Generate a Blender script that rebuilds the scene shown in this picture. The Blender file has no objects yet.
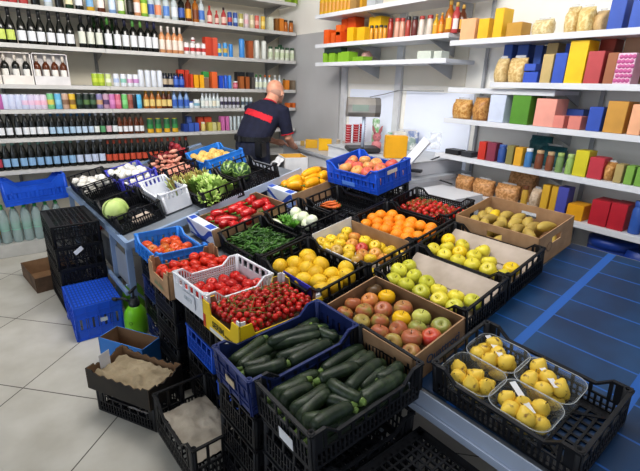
import bpy, bmesh, math, random
from mathutils import Vector, Matrix, noise
random.seed(7)
COL = bpy.context.scene.collection
R = math.radians
PI = math.pi
# ------------------------------------------------------------------ camera
F = 435.0
CR_ = Vector((0.811, -0.584, 0.028)); CF = Vector((0.560, 0.761, -0.328))
CF.normalize(); CR_ = (CR_ - CF * CR_.dot(CF)).normalized(); CU = CR_.cross(CF)
CO = Vector((0, 0, 1.70))
def ray(q): return CF + CR_ * ((q[0]-320)/F) - CU * ((q[1]-235.5)/F)
def at_y(q, y): d = ray(q); return CO + d * (y/d.y)
def at_x(q, x): d = ray(q); return CO + d * (x/d.x)
def at_z(q, z): d = ray(q); return CO + d * ((z-1.7)/d.z)
def hit(q, M, h):
    Mi = M.inverted(); o = Mi @ CO; d = Mi.to_3x3() @ ray(q)
    return o + d * ((h-o.z)/d.z)
cam = bpy.data.objects.new('camera', bpy.data.cameras.new('camera')); COL.objects.link(cam)
cam.matrix_world = Matrix(((CR_.x, CU.x, -CF.x, CO.x), (CR_.y, CU.y, -CF.y, CO.y), (CR_.z, CU.z, -CF.z, CO.z), (0, 0, 0, 1)))
cam.data.sensor_width = 36; cam.data.lens = F*36/640; cam.data.clip_start = .05
bpy.context.scene.camera = cam

# ------------------------------------------------------------------ materials
MATS = {}
def hexc(h):
    h = h.lstrip('#'); c = [int(h[i:i+2], 16)/255 for i in (0, 2, 4)]
    return [(x/12.92 if x <= .04045 else ((x+.055)/1.055)**2.4) for x in c]
def mat(name, col, rough=.5, col2=None, scale=8, metal=0, bump=0, bscale=40, trans=0, alpha=1, rnd=0, spec=.5, coat=0, sss=0, detail=3, lo=.35, hi=.65, ior=1.45):
    if name in MATS: return MATS[name]
    m = bpy.data.materials.new(name); m.use_nodes = True; nt = m.node_tree; b = nt.nodes['Principled BSDF']
    c = hexc(col) if isinstance(col, str) else list(col)
    b.inputs['Base Color'].default_value = (*c, 1); b.inputs['Roughness'].default_value = rough
    b.inputs['Metallic'].default_value = metal; b.inputs['Specular IOR Level'].default_value = spec
    b.inputs['IOR'].default_value = ior
    if trans: b.inputs['Transmission Weight'].default_value = trans
    if alpha < 1: b.inputs['Alpha'].default_value = alpha
    if coat: b.inputs['Coat Weight'].default_value = coat
    tc = nt.nodes.new('ShaderNodeTexCoord')
    src = None
    c2 = hexc(col2) if col2 else [x*.86 for x in c]
    n = nt.nodes.new('ShaderNodeTexNoise'); n.inputs['Scale'].default_value = scale; n.inputs['Detail'].default_value = detail
    nt.links.new(tc.outputs['Object'], n.inputs['Vector'])
    r = nt.nodes.new('ShaderNodeValToRGB'); r.color_ramp.elements[0].position = lo; r.color_ramp.elements[1].position = hi
    r.color_ramp.elements[0].color = (*c, 1); r.color_ramp.elements[1].color = (*c2, 1)
    oi = nt.nodes.new('ShaderNodeObjectInfo')
    ad = nt.nodes.new('ShaderNodeMath'); ad.operation = 'MULTIPLY_ADD'; ad.inputs[1].default_value = rnd; 
    nt.links.new(oi.outputs['Random'], ad.inputs[0]); nt.links.new(n.outputs['Fac'], ad.inputs[2])
    sb = nt.nodes.new('ShaderNodeMath'); sb.operation = 'SUBTRACT'; sb.inputs[1].default_value = rnd/2
    nt.links.new(ad.outputs[0], sb.inputs[0]); nt.links.new(sb.outputs[0], r.inputs[0]); nt.links.new(r.outputs[0], b.inputs['Base Color'])
    if bump:
        n2 = nt.nodes.new('ShaderNodeTexNoise'); n2.inputs['Scale'].default_value = bscale
        nt.links.new(tc.outputs['Object'], n2.inputs['Vector'])
        bp = nt.nodes.new('ShaderNodeBump'); bp.inputs['Strength'].default_value = bump; bp.inputs['Distance'].default_value = .01
        nt.links.new(n2.outputs['Fac'], bp.inputs['Height']); nt.links.new(bp.outputs[0], b.inputs['Normal'])
    MATS[name] = m; return m
def cm(hexcol, rough=.45, **k):     # plain coloured printed surface
    return mat('paint_%s_%d' % (hexcol.strip('#'), int(rough*100)), hexcol, rough, **k)

# ------------------------------------------------------------------ mesh builder
class MB:
    def __init__(s): s.v = []; s.f = []; s.sm = []
    def add(s, vs, fs, smooth=False):
        o = len(s.v); s.v += [tuple(v) for v in vs]; s.f += [tuple(i+o for i in f) for f in fs]; s.sm += [smooth]*len(fs); return s
    def box(s, a, b, M=None):
        x0, y0, z0 = a; x1, y1, z1 = b
        v = [(x0,y0,z0),(x1,y0,z0),(x1,y1,z0),(x0,y1,z0),(x0,y0,z1),(x1,y0,z1),(x1,y1,z1),(x0,y1,z1)]
        if M: v = [M @ Vector(p) for p in v]
        return s.add(v, [(0,3,2,1),(4,5,6,7),(0,1,5,4),(1,2,6,5),(2,3,7,6),(3,0,4,7)])
    def bbox(s, a, b, r=.004):      # box with bevelled edges
        bm = bmesh.new(); bmesh.ops.create_cube(bm, size=1)
        c = (Vector(a)+Vector(b))/2; d = Vector(b)-Vector(a)
        for v in bm.verts: v.co = Vector((v.co.x*d.x, v.co.y*d.y, v.co.z*d.z))+c
        bmesh.ops.bevel(bm, geom=bm.edges[:], offset=min(r, min(abs(x) for x in d)*.4), segments=2, affect='EDGES')
        bm.verts.index_update(); s.add([v.co for v in bm.verts], [[v.index for v in f.verts] for f in bm.faces]); bm.free(); return s
    def bar(s, p, q, w, t, up=(0,0,1)):
        p = Vector(p); q = Vector(q); d = (q-p); L = d.length; d = d/L; up = Vector(up)
        sd = d.cross(up).normalized(); u2 = sd.cross(d)
        vs = []
        for e in (p, q):
            for a, b in ((-1,-1),(1,-1),(1,1),(-1,1)): vs.append(e + sd*(a*w/2) + u2*(b*t/2))
        return s.add(vs, [(0,1,2,3),(7,6,5,4),(0,4,5,1),(1,5,6,2),(2,6,7,3),(3,7,4,0)])
    def lathe(s, prof, n=16, M=None, cap=True, smooth=True):
        vs = []; fs = []
        for r, z in prof:
            for i in range(n):
                a = 2*PI*i/n; p = Vector((r*math.cos(a), r*math.sin(a), z)); vs.append(M @ p if M else p)
        for j in range(len(prof)-1):
            for i in range(n):
                k = (i+1) % n; fs.append((j*n+i, j*n+k, (j+1)*n+k, (j+1)*n+i))
        s.add(vs, fs, smooth)
        if cap:
            o = len(s.v)-len(vs); s.f.append(tuple(o+i for i in reversed(range(n)))); s.f.append(tuple(o+(len(prof)-1)*n+i for i in range(n))); s.sm += [False, False]
        return s
    def tube(s, pts, rs, n=8, cap=True):
        pts = [Vector(p) for p in pts]; vs = []; fs = []
        if not hasattr(rs, '__len__'): rs = [rs]*len(pts)
        ref = Vector((0.13, .2, 1)).normalized()
        for i, p in enumerate(pts):
            d = (pts[min(i+1, len(pts)-1)]-pts[max(i-1, 0)]).normalized()
            a = d.cross(ref)
            if a.length < .1: a = d.cross(Vector((1, 0, 0)))
            a.normalize(); b = d.cross(a)
            for k in range(n):
                t = 2*PI*k/n; vs.append(p + (a*math.cos(t)+b*math.sin(t))*rs[i])
        for j in range(len(pts)-1):
            for i in range(n):
                k = (i+1) % n; fs.append((j*n+i, j*n+k, (j+1)*n+k, (j+1)*n+i))
        o = len(s.v); s.add(vs, fs, True)
        if cap: s.f.append(tuple(o+i for i in reversed(range(n)))); s.f.append(tuple(o+(len(pts)-1)*n+i for i in range(n))); s.sm += [True, True]
        return s
    def mesh(s, name, m):
        me = bpy.data.meshes.new(name); me.from_pydata(s.v, [], s.f); me.update()
        for p, x in zip(me.polygons, s.sm): p.use_smooth = x
        bm = bmesh.new(); bm.from_mesh(me); bmesh.ops.recalc_face_normals(bm, faces=bm.faces); bm.to_mesh(me); bm.free()
        me.materials.append(m); return me
def ob(name, me, parent=None, M=None):
    o = bpy.data.objects.new(name, me); COL.objects.link(o)
    if parent: o.parent = parent
    if M is not None: o.matrix_local = M
    return o
USED = {}
def tag(o, label, cat, group=None, kind=None):
    o['label'] = label; o['category'] = cat
    if group: o['group'] = group
    if kind: o['kind'] = kind
    USED.setdefault(label, []).append(o); return o
def thing(name, label, cat, M=None, group=None, me=None):
    o = bpy.data.objects.new(name, me); COL.objects.link(o)
    if M is not None: o.matrix_world = M
    return tag(o, label, cat, group)
def parts(root, ps):
    for p in ps:
        c = ob(p[0], p[1], root)
        if len(p) > 2:
            for q in p[2]: ob(q[0], q[1], c)
def struct(name, me, M=None):
    o = ob(name, me, None, M); o['kind'] = 'structure'; o['label'] = name.replace('_', ' '); o['category'] = name.split('_')[0]; return o
CACHE = {}
def cached(key, fn):
    if key not in CACHE: CACHE[key] = fn()
    return CACHE[key]
def text_mesh(txt, size, m, bold=0):
    def f():
        c = bpy.data.curves.new('t', 'FONT'); c.body = txt; c.size = size; c.align_x = 'CENTER'; c.align_y = 'CENTER'; c.offset = bold; c.extrude = .0003
        o = bpy.data.objects.new('t', c); COL.objects.link(o); dg = bpy.context.evaluated_depsgraph_get()
        me = bpy.data.meshes.new_from_object(o.evaluated_get(dg)); bpy.data.objects.remove(o); me.materials.clear(); me.materials.append(m); return me
    return cached(('txt', txt, size, m.name), f)
def T(x, y, z, rz=0, rx=0, ry=0, s=1):
    return Matrix.Translation((x, y, z)) @ Matrix.Rotation(rz, 4, 'Z') @ Matrix.Rotation(ry, 4, 'Y') @ Matrix.Rotation(rx, 4, 'X') @ Matrix.Diagonal((s, s, s, 1))

# ------------------------------------------------------------------ stand frame
YAW = R(3.2)
def SU(u, v, z=0):
    return Vector((math.cos(YAW)*u - math.sin(YAW)*v, math.sin(YAW)*u + math.cos(YAW)*v, z))
def frame(u, v, z, al, yaw=0):
    th = YAW+yaw; ux = Vector((math.cos(th)*math.cos(al), math.sin(th)*math.cos(al), math.sin(al)))
    vx = Vector((-math.sin(th), math.cos(th), 0)); nx = ux.cross(vx); o = SU(u, v, z)
    return Matrix(((ux.x, vx.x, nx.x, o.x), (ux.y, vx.y, nx.y, o.y), (ux.z, vx.z, nx.z, o.z), (0, 0, 0, 1)))
AL1 = R(11); HC = .14
def rim1(u): return .79 + (u-1.12)*math.tan(AL1)
AL2 = R(14)
def rim2(u): return .94 + (u-1.3)*math.tan(AL2)

# ------------------------------------------------------------------ materials list
BLK = mat('black_plastic', '#0f1013', .42, col2='#17181d', spec=.35, scale=6, bump=.1)
BLK2 = mat('faded_black_plastic', '#17181d', .5, col2='#212329', spec=.35, scale=9, bump=.1)
BLU = mat('blue_plastic', '#1f5ad2', .4, col2='#1a50c0', scale=5)
LBLU = mat('light_blue_plastic', '#2f84dc', .4, col2='#2775cc', scale=5)
NAVY = mat('navy_plastic', '#24356f', .4, col2='#1d2b60', scale=5)
PURP = mat('violet_plastic', '#4a4bc4', .4, col2='#3f3fb2', scale=5)
WHT = mat('white_plastic', '#e4e6ec', .4, col2='#d4d7e0', scale=5)
CARD = mat('cardboard', '#b3906e', .8, col2='#a38060', scale=14, bump=.1)
CARDD = mat('brown_cardboard_inside', '#8e6f52', .85, col2='#7c5f45', scale=10)
YCARD = mat('yellow_printed_card', '#f0cf18', .5, col2='#e6c010', scale=6)
WCARD = mat('white_card', '#e3e3e6', .6, col2='#d2d3d8', scale=8)
PAPER = mat('beige_paper_liner', '#bcaea2', .8, col2='#ab9d90', scale=10, bump=.3, bscale=12)
DARKCARD = mat('black_printed_card', '#2a241d', .6, col2='#1e1a16', scale=8)
STEEL = mat('brushed_steel', '#b8c4d8', .4, metal=.15, col2='#a8b4ca', scale=3)
GREYST = mat('grey_painted_steel', '#7c828b', .5, col2='#6e747d', scale=4)

# ------------------------------------------------------------------ crates
def side_panel(mb, P, L, h, low, style, t=.006):
    """panel in local (s along, z up) -> P(s, z, d) with d the depth outwards; low = height of the dipped middle"""
    def bx(s0, s1, z0, z1, d0=0, d1=t):
        vs = [P(s, z, d) for (s, z, d) in ((s0,z0,d0),(s1,z0,d0),(s1,z0,d1),(s0,z0,d1),(s0,z1,d0),(s1,z1,d0),(s1,z1,d1),(s0,z1,d1))]
        mb.add(vs, [(0,3,2,1),(4,5,6,7),(0,1,5,4),(1,2,6,5),(2,3,7,6),(3,0,4,7)])
    def quad(s0, za, zb, s1, zc, zd, d0=0, d1=t):  # s0: za..zb ; s1: zc..zd
        vs = [P(*p) for p in ((s0,za,d0),(s1,zc,d0),(s1,zc,d1),(s0,za,d1),(s0,zb,d0),(s1,zd,d0),(s1,zd,d1),(s0,zb,d1))]
        mb.add(vs, [(0,3,2,1),(4,5,6,7),(0,1,5,4),(1,2,6,5),(2,3,7,6),(3,0,4,7)])
    a = .055 if low < h-.01 else 0; b = a + (h-low)*1.1
    def top(s):
        s = min(s, L-s)
        if s < a or low >= h: return h
        if s > b: return low
        return h-(h-low)*(s-a)/(b-a)
    # top rail along the profile, with outward flange
    rw = .009
    pts = [0, a, b, L-b, L-a, L] if low < h else [0, L]
    for s0, s1 in zip(pts[:-1], pts[1:]):
        if s1-s0 > 1e-4: quad(s0, top(s0)-rw, top(s0), s1, top(s1)-rw, top(s1), -.001, t+.005)
    bx(0, L, 0, .012)
    if style == 'solid':
        z1 = low*.36; z2 = low*.68
        bx(0, L, .012, z1)
        n = max(3, int(L/.036))
        for i in range(n):
            s0 = L*i/n; s1 = L*(i+1)/n; g = .004
            quad(s0+g+.003, z1, z2, s1-g-.003, z1, z2)
            quad(s0, z2, top(s0)-rw, s1, z2, top(s1)-rw)
        for i in range(0, n+1, 2): bx(max(0, L*i/n-.003), min(L, L*i/n+.003), .0, low-.005, 0, t+.006)
        bx(0, L, z1-.004, z1, 0, t+.005); bx(0, L, z2, z2+.004, 0, t+.005); bx(0, L, z1*.5, z1*.5+.003, 0, t+.004)
    elif style == 'lattice':
        z1 = low*.55; n = max(4, int(L/.0185))
        bx(0, L, z1, z1+.007); bx(0, L, low*.28, low*.28+.004)
        for i in range(n+1): 
            s = L*i/n; w = .0035
            bx(max(0, s-w), min(L, s+w), .012, z1)
        n = max(3, int(L/.055))
        for i in range(n+1):
            s = L*i/n; w = .0055
            quad(max(0, s-w), z1, top(max(0, s-w))-.004, min(L, s+w), z1, top(min(L, s+w))-.004)
        if low < h:
            for (s0, s1) in ((0, a*.8), (L-a*.8, L)): bx(s0, s1, z1, h-.01)
    elif style == 'net':
        n = max(4, int(L/.014))
        for i in range(n+1):
            s = L*i/n; w = .0026
            quad(max(0, s-w), .012, top(max(0, s-w))-.004, min(L, s+w), .012, top(min(L, s+w))-.004)
        z = .02
        while z < low-.01: bx(0, L, z, z+.005); z += .0135
    elif style == 'wall':
        z2 = h*.66
        bx(0, L, .012, z2)
        n = 6
        for i in range(n+1):
            s = L*i/n; w = .009; bx(max(0, s-w), min(L, s+w), z2, h-rw)
    elif style == 'windows':
        z1 = low*.5; n = max(3, int(L/.06))
        bx(0, L, z1, z1+.008)
        n2 = max(4, int(L/.016))
        for i in range(n2+1):
            s = L*i/n2; w = .0035; bx(max(0, s-w), min(L, s+w), .012, z1)
        for i in range(n+1):
            s = L*i/n; w = .006; bx(max(0, s-w), min(L, s+w), z1, h-.004)
def crate_parts(L, W, h, dipx, dipy, sx, sy, m, postm=None, handle=False):
    """x length L, y length W. dipx = low height of the sides running along x, dipy the same along y"""
    key = ('crate', round(L, 3), round(W, 3), round(h, 3), dipx, dipy, sx, sy, m.name)
    def f():
        t = .006; out = []
        for k in (0, 1):
            mb = MB(); P = (lambda s, z, d, k=k: (s, (W-t+d) if k else (t-d), z)); side_panel(mb, P, L, h, dipx*h, sx); out.append(('long_side' if L >= W else 'end_panel', mb.mesh('side', m)))
        for k in (0, 1):
            mb = MB(); P = (lambda s, z, d, k=k: ((L-t+d) if k else (t-d), s, z)); side_panel(mb, P, W, h, dipy*h, sy); out.append(('end_panel' if L >= W else 'long_side', mb.mesh('side', m)))
        mb = MB(); nx = int(L/.03); ny = int(W/.03)
        mb.box((.004, .004, .002), (L-.004, .03, .008)); mb.box((.004, W-.03, .002), (L-.004, W-.004, .008))
        mb.box((.004, .004, .002), (.03, W-.004, .008)); mb.box((L-.03, .004, .002), (L-.004, W-.004, .008))
        for i in range(1, nx): mb.box((L*i/nx-.004, .02, .002), (L*i/nx+.004, W-.02, .0075))
        for i in range(1, ny): mb.box((.02, W*i/ny-.004, .003), (L-.02, W*i/ny+.004, .0085))
        mb.bar((.02, .02, .0095), (L-.02, W-.02, .0095), .01, .003); mb.bar((L-.02, .02, .0095), (.02, W-.02, .0095), .01, .003)
        out.append(('bottom_grid', mb.mesh('bottom', m)))
        for x in (.004, L-.004):
            for y in (.004, W-.004):
                mb = MB(); r = .0125; cx = x+(.006 if x < L/2 else -.006); cy = y+(.006 if y < W/2 else -.006)
                mb.lathe([(r*.8, 0), (r, .02), (r, h+.002), (r*.62, h+.002), (r*.6, h-.02), (.001, h-.021)], 12, Matrix.Translation((cx, cy, 0)), cap=False)
                out.append(('corner_post', mb.mesh('post', m)))
        return out
    return cached(key, f)
CR = {}
def crate(key, M, L, W, h, m, label, kind='blackv', group=None, name='plastic_crate'):
    r = thing(name, label, 'crate', M, group)
    st = {'lat': ('lattice', 'lattice'), 'solid': ('solid', 'solid'), 'net': ('net', 'wall'), 'win': ('lattice', 'windows'), 'flat': ('lattice', 'lattice')}[kind.split(':')[0]]
    dip = .72
    if L >= W: dx, dy, sx, sy = dip, 1, st[0], st[1]
    else: dx, dy, sx, sy = 1, dip, st[1], st[0]
    if kind.startswith('flat'): dx = dy = 1
    parts(r, crate_parts(L, W, h, dx, dy, sx, sy, m)); CR[key] = (M, L, W, h); return r
def carton(key, M, L, W, h, m, mi, label, dipx=1, dipy=1, holes=True, posts=False, wavy=False, group=None, extra=None):
    r = thing('cardboard_tray', label, 'box', M, group); t = .005
    def wall(along_x, k, dip, D0=0, D1=1):
        mb = MB(); S = L if along_x else W
        off = lambda d: ((W-t*d) if k else t*d) if along_x else ((L-t*d) if k else t*d)
        n = 48 if wavy else 24
        def top(s):
            e = min(s, S-s)
            if dip >= 1: z = h
            elif e < .06: z = h
            elif e < .075: z = h-(h-dip*h)*(e-.06)/.015
            else: z = dip*h
            if wavy and e > .05: z = h*.86+.006*math.sin(s*110)
            return z
        has = holes and dip >= 1 and not wavy
        hs0, hs1, hz0, hz1 = S/2-.045, S/2+.045, h*.55, h*.76
        ss = sorted(set([S*i/n for i in range(n+1)] + ([hs0, hs1] if has else []) + [.06, .075, S-.06, S-.075]))
        def P(s, z, d): return (s, off(d), z) if along_x else (off(d), s, z)
        def q(s0, s1, a0, a1, b0, b1):
            vs = [P(s0,a0,D0),P(s1,a1,D0),P(s1,a1,D1),P(s0,a0,D1),P(s0,b0,D0),P(s1,b1,D0),P(s1,b1,D1),P(s0,b0,D1)]
            mb.add(vs, [(0,3,2,1),(4,5,6,7),(0,1,5,4),(1,2,6,5),(2,3,7,6),(3,0,4,7)])
        for s0, s1 in zip(ss[:-1], ss[1:]):
            if has and s0 >= hs0-1e-6 and s1 <= hs1+1e-6:
                q(s0, s1, 0, 0, hz0, hz0); q(s0, s1, hz1, hz1, top(s0), top(s1))
            else: q(s0, s1, 0, 0, top(s0), top(s1))
        return mb
    ob('side_wall', wall(True, 0, dipx).mesh('w', m), r); ob('side_wall', wall(True, 1, dipx).mesh('w', m), r)
    ob('end_wall', wall(False, 0, dipy).mesh('w', m), r); ob('end_wall', wall(False, 1, dipy).mesh('w', m), r)
    if mi is not m:
        for ax in (True, False):
            for k in (0, 1): ob('inner_lining', wall(ax, k, dipx if ax else dipy, 1.02, 1.3).mesh('w', mi), r)
    ob('bottom', MB().box((t, t, .001), (L-t, W-t, .005)).mesh('b', mi), r)
    if posts:
        for x in (t+.001, L-t-.03):
            for y in (t+.001, W-t-.03):
                mb = MB(); hh = h*1.12
                mb.box((x, y if y > W/2 else y, 0), (x+.028, y+.006, hh)) if y < W/2 else mb.box((x, y+.022, 0), (x+.028, y+.028, hh))
                mb.box((x if x < L/2 else x+.022, y, 0), ((x if x < L/2 else x+.022)+.006, y+.028, hh))
                ob('corner_post', mb.mesh('p', WCARD if m in (YCARD, ) else m), r)
    CR[key] = (M, L, W, h); return r
def M1(u, v, yaw=0, dz=0, h=HC):
    F_ = frame(u, v, rim1(u)+dz, AL1, R(yaw)); return F_ @ Matrix.Translation((0, 0, -h))
def M2(u, v, yaw=0, dz=0, h=HC):
    F_ = frame(u, v, rim2(u)+dz, AL2, R(yaw)); return F_ @ Matrix.Translation((0, 0, -h))
def M0(u, v, z, al=0, yaw=0, h=.15):
    F_ = frame(u, v, z, R(al), R(yaw)); return F_ @ Matrix.Translation((0, 0, -h))
# main sloping stand
crate('PC', M1(1.129, .245, -1.6), .322, .50, .14, BLK2, 'black mesh crate holding four clear punnets of small yellow pears', 'lat')
M = M1(1.112, .808, 0); carton('AP', M, .322, .495, .13, CARD, CARDD, 'brown cardboard tray of mixed red, green and yellow apples behind the near courgettes', holes=False)
crate('LM', M1(1.155, 1.40, -.5), .322, .50, .14, BLK, 'black mesh crate of round yellow melons beside the cherry tomatoes', 'win')
crate('GP', M1(1.176, 1.935, 1.5), .328, .50, .13, BLK, 'black mesh crate filled with thin green chilli peppers', 'win')
crate('YA1', M1(1.457, .826, .5), .322, .51, .14, BLK, 'black mesh crate of yellow-green apples next to the mixed apple tray', 'lat')
crate('MX', M1(1.465, 1.383, -1), .332, .50, .14, BLK, 'black mesh crate of yellow and red speckled apples before the oranges', 'lat')
crate('FN', M1(1.525, 2.02, .5), .30, .435, .14, BLK, 'black mesh crate with white fennel bulbs and green tops', 'win')
crate('YA2', M1(1.787, .832, .6), .33, .51, .14, BLK, 'black mesh crate of ripe yellow apples beside the brown mango tray', 'lat')
crate('OR', M1(1.807, 1.378, 0), .318, .505, .14, BLK, 'black mesh crate piled with oranges', 'win')
crate('CR', M1(1.845, 1.90, .5), .30, .50, .14, BLK, 'black crate with a few carrots in front of the blue apple crate', 'win')
M = M1(2.12, .872, -2, .03, .17); carton('MG', M, .345, .495, .17, CARD, CARD, 'large brown cardboard tray of mangoes next to the blue mat', holes=True)
crate('VT', M1(2.145, 1.425, 2, 0, .13), .29, .445, .13, BLK, 'black mesh crate of tomatoes on the vine behind the oranges', 'net')
crate('BLB', M1(2.17, 2.02, 0, -.012, .13), .33, .50, .13, BLK, 'black crate under the bright blue apple crate', 'lat')
crate('BL', M1(2.145, 2.02, .4, .162, .17), .351, .523, .17, BLU, 'bright blue crate of pink apples raised above the other crates', 'solid')
M = M1(1.135, 2.46, 0, 0, .12); carton('RP', M, .575, .39, .12, CARD, CARDD, 'long cardboard tray of red peppers with a blue and white end', dipx=.8, holes=False)
M = M1(1.83, 2.56, 0, 0, .13); carton('YM', M, .57, .355, .12, CARD, CARDD, 'cardboard tray of yellow squash with a blue and white end', holes=False)
# front row, on stacked crates
crate('ZB', M0(.624, .772, .742, 5, -.8, .15), .50, .322, .15, BLK2, 'black mesh crate of dark green courgettes nearest the camera', 'lat')
crate('BZ', M0(.603, 1.09, .742, 5, -.4, .15), .512, .270, .15, NAVY, 'navy blue crate of courgettes between cherry tomatoes and black crate', 'solid')
M = M0(.722, 1.362, .775, 0, 2, .135); carton('YC', M, .445, .318, .135, YCARD, CARDD, 'yellow printed cardboard box full of cherry tomatoes on the vine', dipx=.62, dipy=.62, holes=False, posts=True)
crate('WC', M0(.735, 1.70, .78, 0, 3, .15), .383, .34, .15, WHT, 'white plastic net crate of red tomatoes', 'net')
M = M0(.70, 2.075, .74, 0, 0, .14); carton('TC', M, .40, .30, .14, CARD, CARDD, 'brown cardboard tray of red tomatoes between blue and white crates', dipx=.62, dipy=.62, holes=False, posts=True)
crate('TB', M0(.775, 2.40, .74, 0, .4, .13), .30, .45, .13, LBLU, 'bright blue crate of large orange-red tomatoes', 'solid')
# floor items
crate('FE', M0(.488, 1.354, .30, 0, .8, .22), .27, .432, .22, BLK, 'empty black crate on the floor lined with crumpled brown paper', 'win')
# back-left stand
crate('T1', M2(.722, 4.19, 0), .325, .50, .14, BLK, 'black crate of white garlic bulbs at the far left', 'win')
crate('T2', M2(1.015, 3.962, 1), .32, .50, .14, PURP, 'violet blue crate of white garlic bulbs', 'win')
crate('EB', M2(.726, 3.61, 1), .32, .51, .14, BLK, 'empty black crate between the garlic and the cabbage', 'win')
crate('CB', M2(.718, 3.10, -.7), .33, .505, .14, BLK, 'black crate holding one pale green cabbage', 'win')
crate('WT', M2(1.058, 3.12, -.8, .01), .21, .50, .155, WHT, 'white printed plastic crate turned beside the leafy celery', 'net')
crate('CE', M2(1.275, 2.895, -1), .325, .495, .14, BLK, 'black crate of leafy green celery', 'win')
crate('WM', M2(1.612, 2.905, -.9), .326, .477, .14, BLK, 'black crate with two striped watermelons', 'lat')
crate('BP', M2(1.67, 3.62, -.4), .36, .50, .14, LBLU, 'light blue crate of round yellow potatoes', 'solid')
crate('SH', M2(1.36, 3.84, 0, -.0), .30, .46, .13, BLK, 'black crate of pink shallots in front of the red onions', 'win')
crate('RO', M2(1.50, 4.32, 0, .0), .30, .42, .13, BLK, 'black crate with red onions in a net below the shelves', 'win')

# ------------------------------------------------------------------ support stacks of crates under the front row
def stack(u, v, L, W, tops, h, ms, lab, yaw=0, kind='lat'):
    for i, z in enumerate(tops):
        crate('s%f%f%d' % (u, v, i), M0(u, v, z, 0, yaw, h), L, W, h, ms[i % len(ms)], lab, kind, 'stacked crates under the ' + lab.split(' under the ')[-1])
stack(.66, .775, .46, .315, (.565, .415, .265), .145, [BLK2], 'black mesh crate in the stack under the near courgette crate')
stack(.63, 1.10, .47, .28, (.565, .415, .265), .145, [BLK], 'black mesh crate in the stack under the navy courgette crate')
stack(.76, 1.41, .40, .27, (.615, .465, .315, .16), .148, [BLK, BLK, BLU, BLK], 'plastic crate in the stack under the yellow cherry tomato box')
stack(.76, 1.72, .35, .31, (.62, .47, .32, .165), .148, [BLK, BLU, BLK, BLK], 'plastic crate in the stack under the white tomato crate')
stack(.72, 2.08, .37, .30, (.595, .445, .295, .15), .146, [BLK], 'black mesh crate in the stack under the cardboard tomato tray')
stack(.79, 2.41, .28, .42, (.605, .455, .305, .155), .148, [BLK, NAVY], 'plastic crate in the stack under the bright blue tomato crate')
# empty upturned crates at the near right, under the steel edge
def upturned(key, u, v, z, L, W, h, m, label, yaw=0, group=None):
    Mx = M0(u, v, z, 0, yaw, 0) @ Matrix.Translation((0, W, 0)) @ Matrix.Rotation(PI, 4, 'X')
    return crate(key, Mx, L, W, h, m, label, 'flat', group)
upturned('L1', .68, .425, .50, .46, .335, .2, BLK2, 'empty upturned black crate right beside the near courgette crate')
upturned('L2', .75, .08, .47, .38, .33, .2, BLK2, 'empty upturned black crate lowest and nearest the camera under the pears')
stack(.70, .43, .42, .32, (.298, .148), .145, [BLK2], 'black mesh crate in the stack under the near upturned crate')
stack(.76, .09, .36, .31, (.268,), .145, [BLK2], 'black mesh crate in the stack under the lowest upturned crate')

# ------------------------------------------------------------------ fruit and vegetable meshes
def G(x0, y0, s, pts): return [(x0+p[0]/s, y0+p[1]/s)+tuple(p[2:]) for p in pts]
def round_fruit(key, prof, m, lump=.02, n=20, sy=1, sx=1, seed=0):
    def f():
        mb = MB(); mb.lathe(prof, n, cap=False)
        vs = []
        for v in mb.v:
            p = Vector(v); k = 1+lump*noise.noise(p*25+Vector((seed, seed*2, 3))); vs.append((p.x*k*sx, p.y*k*sy, p.z*k))
        mb.v = vs; return mb.mesh(key, m)
    return cached(('fr', key, seed), f)
def prof_apple(r):
    out = []
    for i in range(15):
        t = PI*i/14; x = math.sin(t); z = -math.cos(t)
        rr = r*(1+.04*z); zz = z*r*.88
        if i > 11: zz -= r*.30*((i-11)/3)**1.5
        if i < 2: zz += r*.12*(2-i)/2
        out.append((max(.0004, x*rr), zz))
    return out
def prof_ell(r, hz, pw=1, nip=0):
    out = []
    for i in range(15):
        t = PI*i/14; x = max(0, math.sin(t))**pw; z = -math.cos(t)
        out.append((max(.0003, x*r), z*hz + (nip*hz*(1 if z > 0 else -1)*abs(z)**8)))
    return out
def fm(name, c1, c2, rough=.35, scale=18, rnd=.5, **k): return mat(name, c1, rough, col2=c2, scale=scale, rnd=rnd, **k)
STEM = mat('brown_stem', '#5b4527', .7)
GSTEM = mat('green_stem', '#4f7a2c', .6)
def stem_mesh(L=.016, r=.0014, m=None, bend=.004): 
    return cached(('stem', L, r, (m or STEM).name), lambda: MB().tube([(0, 0, 0), (bend*.4, 0, L*.5), (bend, 0, L)], [r, r*.8, r*1.3], 6).mesh('stem', m or STEM))
def calyx_mesh(r, m=None):
    def f():
        mb = MB()
        for i in range(5):
            a = 2*PI*i/5; c, s = math.cos(a), math.sin(a)
            mb.add([(0, 0, .001), (c*r*.5-s*r*.16, s*r*.5+c*r*.16, .0015), (c*r, s*r, -.001), (c*r*.5+s*r*.16, s*r*.5-c*r*.16, .0015)], [(0, 1, 2, 3)])
        mb.tube([(0, 0, 0), (.001, 0, .006)], .0012, 5); return mb.mesh('calyx', m or GSTEM)
    return cached(('calyx', r), f)
def relax(ps, r, key, it=30, mz=1):
    M, L, W, h = CR[key]; mr = r+.009
    for _ in range(it):
        for i in range(len(ps)):
            for j in range(i):
                d = ps[i]-ps[j]; need = 1.94*r; l = d.length
                if 1e-6 < l < need:
                    d = d/l*(need-l)*.5; d.z *= .3; ps[i] += d; ps[j] -= d
        for p in ps: p.x = min(max(p.x, mr), L-mr); p.y = min(max(p.y, mr), W-mr); p.z = max(p.z, r+.009)
    return ps
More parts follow.
